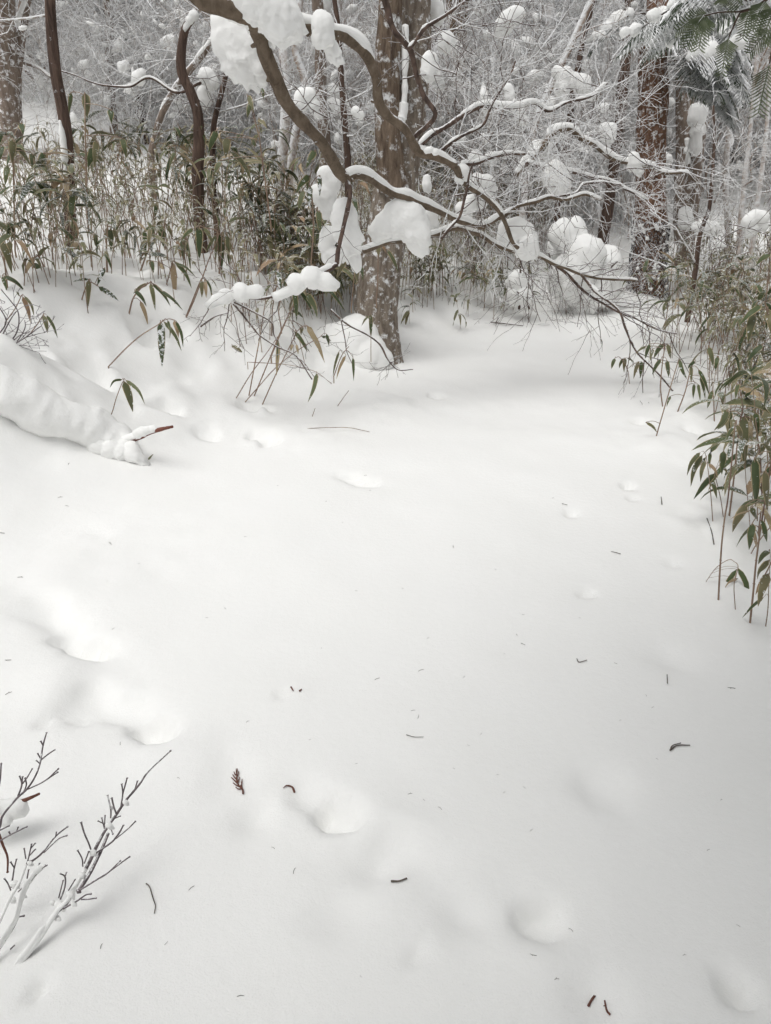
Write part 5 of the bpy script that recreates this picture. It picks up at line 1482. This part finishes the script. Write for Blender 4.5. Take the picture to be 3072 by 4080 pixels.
def near_shrub():
    root = thing('bare_shrub', 'bare grey shrub stems with knobbly forked twigs, bottom left corner', 'shrub', near_pt(40, 1620, 0))
    def br(pts, h0, h1, w0, w1, mat=M_GREYTWIG, knob=True, name='stem'):
        k = np.linspace(0, 1, len(pts))
        p3 = np.array([near_pt(x, y, h0 + (h1 - h0) * t) for (x, y), t in zip(pts, k)])
        s = spline(p3, 6)
        d = s[:, 1].mean() + .6
        t = np.linspace(0, 1, len(s)); r = (w0 + (w1 - w0) * t) * .6 / FPX * np.linalg.norm(s - CAM, axis=1) / 2
        r = r * (1 + .25 * noise3(s * 60))
        return s, r
    mains = [
        ([(100, 1600), (200, 1480), (300, 1340), (380, 1220), (450, 1150), (510, 1040), (590, 900), (640, 790), (700, 680), (770, 580), (830, 490), (880, 430), (930, 370), (990, 285), (1135, 150)], -.012, .30, 30, 8),
        ([(-60, 1560), (20, 1420), (100, 1300), (140, 1160), (180, 1050), (260, 950), (310, 912)], .01, .16, 18, 8),
        ([(-60, 1380), (0, 1280), (70, 1130), (130, 1030), (180, 900), (220, 880), (280, 830), (370, 720), (450, 655)], .03, .20, 16, 8),
        ([(-40, 760), (0, 650), (20, 580), (110, 470), (180, 405), (230, 330), (265, 240), (285, 120), (310, 30)], .12, .30, 14, 8),
        ([(-30, 770), (0, 750), (70, 710), (180, 655)], .14, .2, 9, 7), ([(-20, 690), (0, 680), (60, 650)], .14, .18, 9, 7),
        ([(-20, 440), (0, 350), (8, 235)], .2, .3, 10, 8), ([(-10, 700), (20, 780), (50, 860), (50, 960)], .15, .08, 16, 10),
    ]
    subs = [
        (([(510, 1090), (640, 1010), (720, 960), (800, 880)]), .10, .17, 11, 8), ([(720, 960), (800, 900), (862, 855)], .15, .19, 9, 8), ([(640, 830), (740, 760), (790, 700), (820, 645)], .15, .22, 12, 9), ([(770, 735), (850, 670), (900, 620)], .19, .22, 9, 8),
        ([(610, 830), (590, 770), (560, 700), (538, 625)], .15, .21, 9, 9), ([(692, 670), (690, 640), (650, 618)], .18, .20, 7, 7), ([(692, 665), (675, 595)], .18, .20, 7, 7), ([(694, 660), (698, 580)], .18, .20, 7, 7),
        ([(772, 570), (755, 520), (742, 465)], .2, .23, 10, 9), ([(735, 600), (735, 540), (714, 445)], .2, .23, 9, 8), ([(800, 540), (815, 440), (808, 370)], .2, .24, 9, 8), ([(815, 440), (845, 330)], .22, .25, 9, 8), ([(895, 410), (905, 380), (913, 350)], .23, .25, 8, 8),
        ([(420, 1200), (510, 1150), (570, 1110), (605, 1103)], .07, .12, 12, 7), ([(540, 1140), (585, 1138), (640, 1130)], .1, .12, 7, 7), ([(400, 1140), (430, 1060), (432, 990), (400, 968)], .08, .13, 9, 7), ([(432, 990), (442, 958)], .13, .14, 7, 7),
        ([(550, 920), (545, 870), (515, 812)], .13, .18, 9, 8), ([(560, 900), (590, 820)], .13, .16, 7, 7), ([(765, 600), (800, 585)], .19, .2, 6, 6), ([(740, 680), (750, 705)], .19, .2, 6, 7), ([(455, 1080), (500, 1005)], .1, .13, 7, 7), ([(390, 1130), (420, 1010)], .09, .12, 7, 7),
        ([(720, 700), (670, 820), (600, 960), (520, 1090)], .17, .10, 16, 22),
        ([(290, 830), (385, 740), (445, 715)], .17, .2, 8, 7), ([(180, 900), (195, 840), (210, 770)], .14, .18, 8, 7), ([(172, 870), (160, 800)], .15, .17, 7, 7), ([(195, 850), (235, 805)], .16, .18, 7, 7), ([(205, 800), (235, 765)], .17, .18, 7, 7),
        ([(72, 1080), (50, 1030), (28, 1000)], .07, .1, 8, 7), ([(75, 1060), (90, 960), (95, 930), (110, 870)], .07, .12, 9, 7), ([(95, 930), (70, 890)], .11, .13, 7, 7), ([(160, 1080), (220, 990), (300, 910)], .09, .14, 8, 7), ([(120, 1090), (200, 1010), (265, 895)], .09, .14, 7, 6), ([(180, 1000), (190, 940)], .11, .13, 7, 7),
        ([(95, 1290), (115, 1260), (160, 1248)], .04, .06, 8, 8), ([(370, 720), (375, 690)], .18, .19, 7, 7),
        ([(270, 215), (320, 175), (365, 145)], .24, .28, 9, 7), ([(285, 115), (270, 88)], .28, .29, 8, 8), ([(270, 205), (250, 170)], .25, .27, 7, 7), ([(262, 235), (240, 215)], .24, .25, 7, 7), ([(185, 408), (300, 350), (390, 270)], .2, .26, 9, 7), ([(310, 345), (385, 293)], .23, .25, 7, 7),
        ([(120, 455), (145, 375), (130, 320)], .17, .22, 10, 8), ([(145, 375), (150, 323)], .2, .22, 8, 8), ([(150, 370), (180, 330), (215, 270)], .2, .24, 8, 7), ([(150, 440), (175, 380), (165, 330)], .18, .21, 8, 7), ([(70, 712), (60, 690)], .16, .18, 7, 7), ([(110, 690), (120, 660)], .17, .19, 7, 7), ([(200, 1470), (195, 1465)], .01, .02, 10, 8), ([(70, 1470), (95, 1445)], .01, .03, 8, 6),
    ]
    ms = MB()
    for i, (pts, h0, h1, w0, w1) in enumerate(mains):
        s, r = br(pts, h0, h1, w0, w1)
        mb = MB(); mb.tube(s, r, 8); mb.tube([s[-1] - (s[-1] - s[-2]) * .3, s[-1]], r[-1] * 1.5, 6)
        obj('stem', mb, M_GREYTWIG if i != 7 else M_REDTWIG, root)
        if i < 3:
            n = len(s); k = slice(0, int(n * (.42 if i == 0 else .5)))
            q = s[k]; ms.tube(q + np.array((.001, 0, .004)), r[k] * (1.25 + .5 * noise3(q * 40)), 8)
            snow_strip(ms, s, r, 1.2, -.02, seed=i * 5., steep=.98, grain=14)
    mb = MB(); 
    for pts, h0, h1, w0, w1 in subs:
        s, r = br(pts, h0, h1, w0, w1)
        mb2 = MB(); mb2.tube(s, r, 6); mb2.tube([s[-1] - (s[-1] - s[-2]) * .4, s[-1]], r[-1] * 1.5, 6)
        o = obj('twig', mb2, M_GREYTWIG, root)
    # snow lodged in the forks
    for (x, y, rr, hh) in ((400, 1180, 34, .06), (375, 1260, 22, .04), (470, 1110, 26, .09), (545, 980, 24, .12), (620, 830, 24, .15), (725, 650, 26, .19), (835, 495, 20, .22), (100, 1040, 28, .08), (200, 900, 18, .14), (80, 1140, 24, .05), (150, 1110, 20, .07), (390, 1270, 14, .04), (350, 1160, 18, .06), (740, 530, 12, .21), (490, 1170, 18, .08)):
        c = near_pt(x, y, hh); q = rr * .6 / FPX * np.linalg.norm(c - CAM) * .8
        blob(ms, [(*c, q), (*(c + (q * .5, 0, -q * .7)), q * .7), (*(c + (-q * .4, 0, q * .4)), q * .7)], sub=3, rough=.15)
    obj('snow_cover', ms, M_SNOW, root, kind='stuff')
    mb = MB(); sp = [near_pt(x, y, hh) for x, y, hh in ((50, 540, .10), (110, 530, .10), (150, 505, .11), (20, 600, .09), (-60, 570, .1))]
    blob(mb, [(*c, q) for c, q in zip(sp, (.030, .028, .016, .024, .04))], sub=4, rough=.12)
    obj('snow_clump', mb, M_SNOW, root)
    s, r = br([(140, 490), (200, 465), (262, 437)], .12, .13, 26, 14)
    mb = MB(); mb.tube(s, r, 7); obj('broken_stub', mb, M_REDTWIG, root)


near_shrub()

# small grey shrub at the left edge, on the bank
mb = MB(); g = ground(-20, 1480)
ls = thing('bare_shrub', 'small grey bare shrub at the left edge, halfway up the bank', 'shrub', g)
rg = np.random.default_rng(3)
for pts, w_ in (([(-40, 1500), (0, 1410), (40, 1380), (90, 1350), (165, 1300)], 6), ([(-40, 1440), (10, 1330), (40, 1270), (65, 1240)], 5), ([(-30, 1420), (30, 1390), (80, 1375), (115, 1380)], 5), ([(-30, 1360), (20, 1290), (0, 1230), (-20, 1190)], 5), ([(0, 1410), (60, 1330), (70, 1250), (45, 1200), (5, 1150)], 5), ([(60, 1370), (95, 1310), (98, 1275)], 4), ([(100, 1345), (150, 1330), (180, 1325)], 3), ([(20, 1390), (70, 1340), (120, 1320)], 4)):
    s, r = px_path(pts, 4.4, 4.3, w_, w_ * .6, 5, .02); mb.tube(s, r, 5)
    for k in range(3):
        i = rg.integers(2, len(s)); grow(mb, s[i], rg.normal(size=3) * (1, .3, 1) + (.5, 0, .3), .12, .002, 1, rg, (2, 2), wob=.1, rmin=.0015)
obj('twigs', mb, M_GREYTWIG, ls, kind='stuff')

# ------------------------------------------------------------------ litter on the snow
LIT = []
for i in range(6):
    rg = np.random.default_rng(i + 40); mb = MB()
    L = .5; b = rg.uniform(-.18, .18)
    mb.tube(spline([(-L, 0, .03), (0, b, .10), (L, b * .5, .04)], 4), [.036] * 4 + [.032] * 4 + [.018], 5)
    if i % 2:
        mb.tube([(0, b, .1), (.15, b + .22, .12)], [.028, .02], 5)
    me = mb.mesh('needle'); me.materials.append(M_LITTER); LIT.append(me)
SPOTS = [(130, 1075, 9), (240, 1175, 12), (45, 1250, 12), (245, 1360, 8), (447, 1335, 7), (487, 1317, 9), (530, 1160, 6), (770, 1277, 6), (870, 1273, 7), (815, 1470, 13), (910, 1452, 13), (1002, 1463, 8), (1130, 1392, 12), (1118, 1373, 8), (925, 1382, 7), (695, 1403, 5), (893, 1537, 10), (903, 1553, 12), (1040, 1587, 7), (770, 1655, 7), (1075, 1678, 6), (1133, 1704, 8), (886, 1721, 10), (916, 1733, 7), (950, 1750, 10), (1148, 1797, 9), (1090, 1715, 7), (1580, 1488, 14), (1395, 1507, 6), (1410, 1533, 7), (1330, 1197, 22), (1220, 1090, 14), (980, 1182, 12), (1070, 1232, 6), (800, 1060, 5), (790, 1028, 7), (705, 1085, 6), (955, 1110, 5), (1195, 1078, 6), (1558, 1732, 6), (1595, 2001, 7), (1530, 1840, 8), (1233, 2014, 12), (1152, 2065, 12), (1202, 2120, 12), (1477, 2074, 7), (637, 1888, 14), (590, 1835, 9), (536, 1563, 8), (261, 1610, 10), (415, 1925, 13), (221, 2046, 13), (360, 2045, 9), (520, 2155, 13), (386, 1683, 7), (18, 1427, 12), (20, 1502, 12), (150, 1003, 9), (145, 1095, 8), (4, 1153, 14), (232, 1257, 6), (300, 1218, 5), (1330, 1437, 7), (1090, 1415, 6), (1252, 1338, 5), (980, 1665, 6), (1340, 1560, 5), (160, 1410, 6), (670, 1600, 5), (1012, 1612, 6), (1420, 1640, 5), (740, 1130, 5), (600, 1050, 5), (1130, 1330, 7), (780, 2110, 5)]
rg = np.random.default_rng(12)
for x, y, n in SPOTS:
    p = ground(x * S_D, y * S_D)
    d = np.linalg.norm(p - CAM); L = n * S_D / FPX * d * 1.0
    o = bpy.data.objects.new('fallen_needle', LIT[rg.integers(6)]); COL.objects.link(o)
    o.location = p; o.scale = (L, L, L); o.rotation_euler = (rg.normal() * .1, rg.normal() * .1, rg.uniform(0, 3.14))
    near = 'tiny dark needle scrap on open snow, ' + ('near the picture bottom' if y > 1600 else ('in the middle of the trail' if y > 1250 else 'far up the trail'))
    tag(o, near, 'needle', 'needles ' + ('low' if y > 1600 else ('mid' if y > 1250 else 'far')))


def litter(name, label, cat, paths, mat, hgt=.004, side=5):
    """twig on the snow; paths = lists of (x, y) in 1666-wide units with widths"""
    base = ground(paths[0][0][0][0] * S_D, paths[0][0][0][1] * S_D)
    root = thing(name, label, cat, base)
    for k, (pts, w0, w1) in enumerate(paths):
        p3 = []
        for x, y in pts:
            g = ground(x * S_D, y * S_D); p3.append(g + np.array((0, 0, hgt)))
        p3 = np.array(p3); s = spline(p3, 5)
        r = np.linspace(w0, w1, len(s)) * S_D / FPX * np.linalg.norm(s - CAM, axis=1) / 2
        mb = MB(); mb.tube(s, r * (1 + .4 * noise3(s * 120)), side)
        obj('stem' if k == 0 else 'side_twig', mb, mat, root)
    return root


litter('fallen_twig', 'straight grey twig lying beside a soft hollow, low centre', 'twig', [([(845, 1912), (862, 1908), (879, 1901)], 4, 3.4)], M_LITTER)
litter('fallen_twig', 'kinked thin twig lying on the snow right of the corner shrub', 'twig', [([(317, 1916), (325, 1926), (332, 1948), (337, 1964), (334, 1978)], 2.6, 1.6)], M_LITTER)
litter('fallen_twig', 'forked dark twig on the snow near the right edge', 'twig', [([(1447, 1625), (1462, 1618), (1490, 1615)], 3, 2), ([(1447, 1625), (1452, 1617), (1470, 1612)], 2.4, 1.6)], M_LITTER)
litter('fallen_twig', 'thin pale twig half sunk in the trail snow', 'twig', [([(878, 1592), (895, 1597), (915, 1599)], 1.8, 1.0)], M_LITTER)
litter('fallen_twig', 'V-shaped twig on the snow right of centre', 'twig', [([(1246, 1426), (1251, 1433), (1268, 1429)], 2.2, 1.6)], M_LITTER)
litter('fallen_twig', 'short upright twig stuck in the snow at right', 'twig', [([(1441, 1482), (1440, 1465)], 2.2, 1.8)], M_LITTER, .01)
litter('fallen_twig', 'beaded thin twig standing in snow by the right bamboo', 'twig', [([(1542, 1180), (1537, 1150), (1527, 1122)], 2.2, 2)], M_LITTER, .004)
litter('fallen_twig', 'short twig sticking up left of the beaded one', 'twig', [([(1430, 1092), (1428, 1076)], 2, 1.6)], M_LITTER, .004)
litter('fallen_twig', 'forked dark twig lying at the trail end', 'twig', [([(1060, 700), (1080, 702), (1105, 705), (1130, 708)], 2.4, 1.6), ([(1070, 702), (1078, 690)], 1.8, 1.2)], M_LITTER, .02)
litter('red_twig', 'short red-brown twig in a soft hollow at the bottom, left of its pair', 'twig', [([(1270, 2180), (1276, 2166), (1283, 2158)], 4.5, 3.5), ([(1277, 2166), (1284, 2166)], 2.5, 2)], M_REDTWIG)
litter('red_twig', 'short red-brown twig in a soft hollow at the bottom, right of its pair', 'twig', [([(1304, 2175), (1310, 2188), (1317, 2197)], 3, 4), ([(1306, 2182), (1303, 2180)], 2, 1.5)], M_REDTWIG)
litter('red_twig', 'small curled red scrap beside the crisp footprint', 'twig', [([(612, 1706), (620, 1704), (632, 1712), (637, 1720)], 1.5, 5)], M_REDTWIG)
litter('red_scrap', 'pair of tiny red bud scales on the snow, left of centre', 'bud scale', [([(629, 1490), (634, 1496)], 4, 2.5), ([(647, 1496), (652, 1493)], 4, 2)], M_REDTWIG)
# cedar sprig
pth = [([(526, 1722), (524, 1712), (515, 1700), (512, 1685), (511, 1668)], 4, 2)]
for i, (x, y, dx, dy) in enumerate([(524, 1712, -14, -6), (524, 1712, -2, -16), (520, 1706, -16, -10), (520, 1706, 4, -14), (516, 1700, -15, -12), (515, 1698, 3, -14), (513, 1692, -9, -10), (512, 1685, 5, -9), (512, 1682, -6, -9), (518, 1704, -8, -16), (511, 1678, 3, -8)]):
    pth.append(([(x, y), (x + dx * .6, y + dy * .5), (x + dx, y + dy)], 3, 1.8))
litter('cedar_sprig', 'rust-red dead cedar sprig lying on the snow, lower left', 'sprig', pth, M_REDTWIG, .006)


for o in bpy.data.objects:
    if '_o' in o: del o['_o']
print('objects', len(bpy.data.objects))
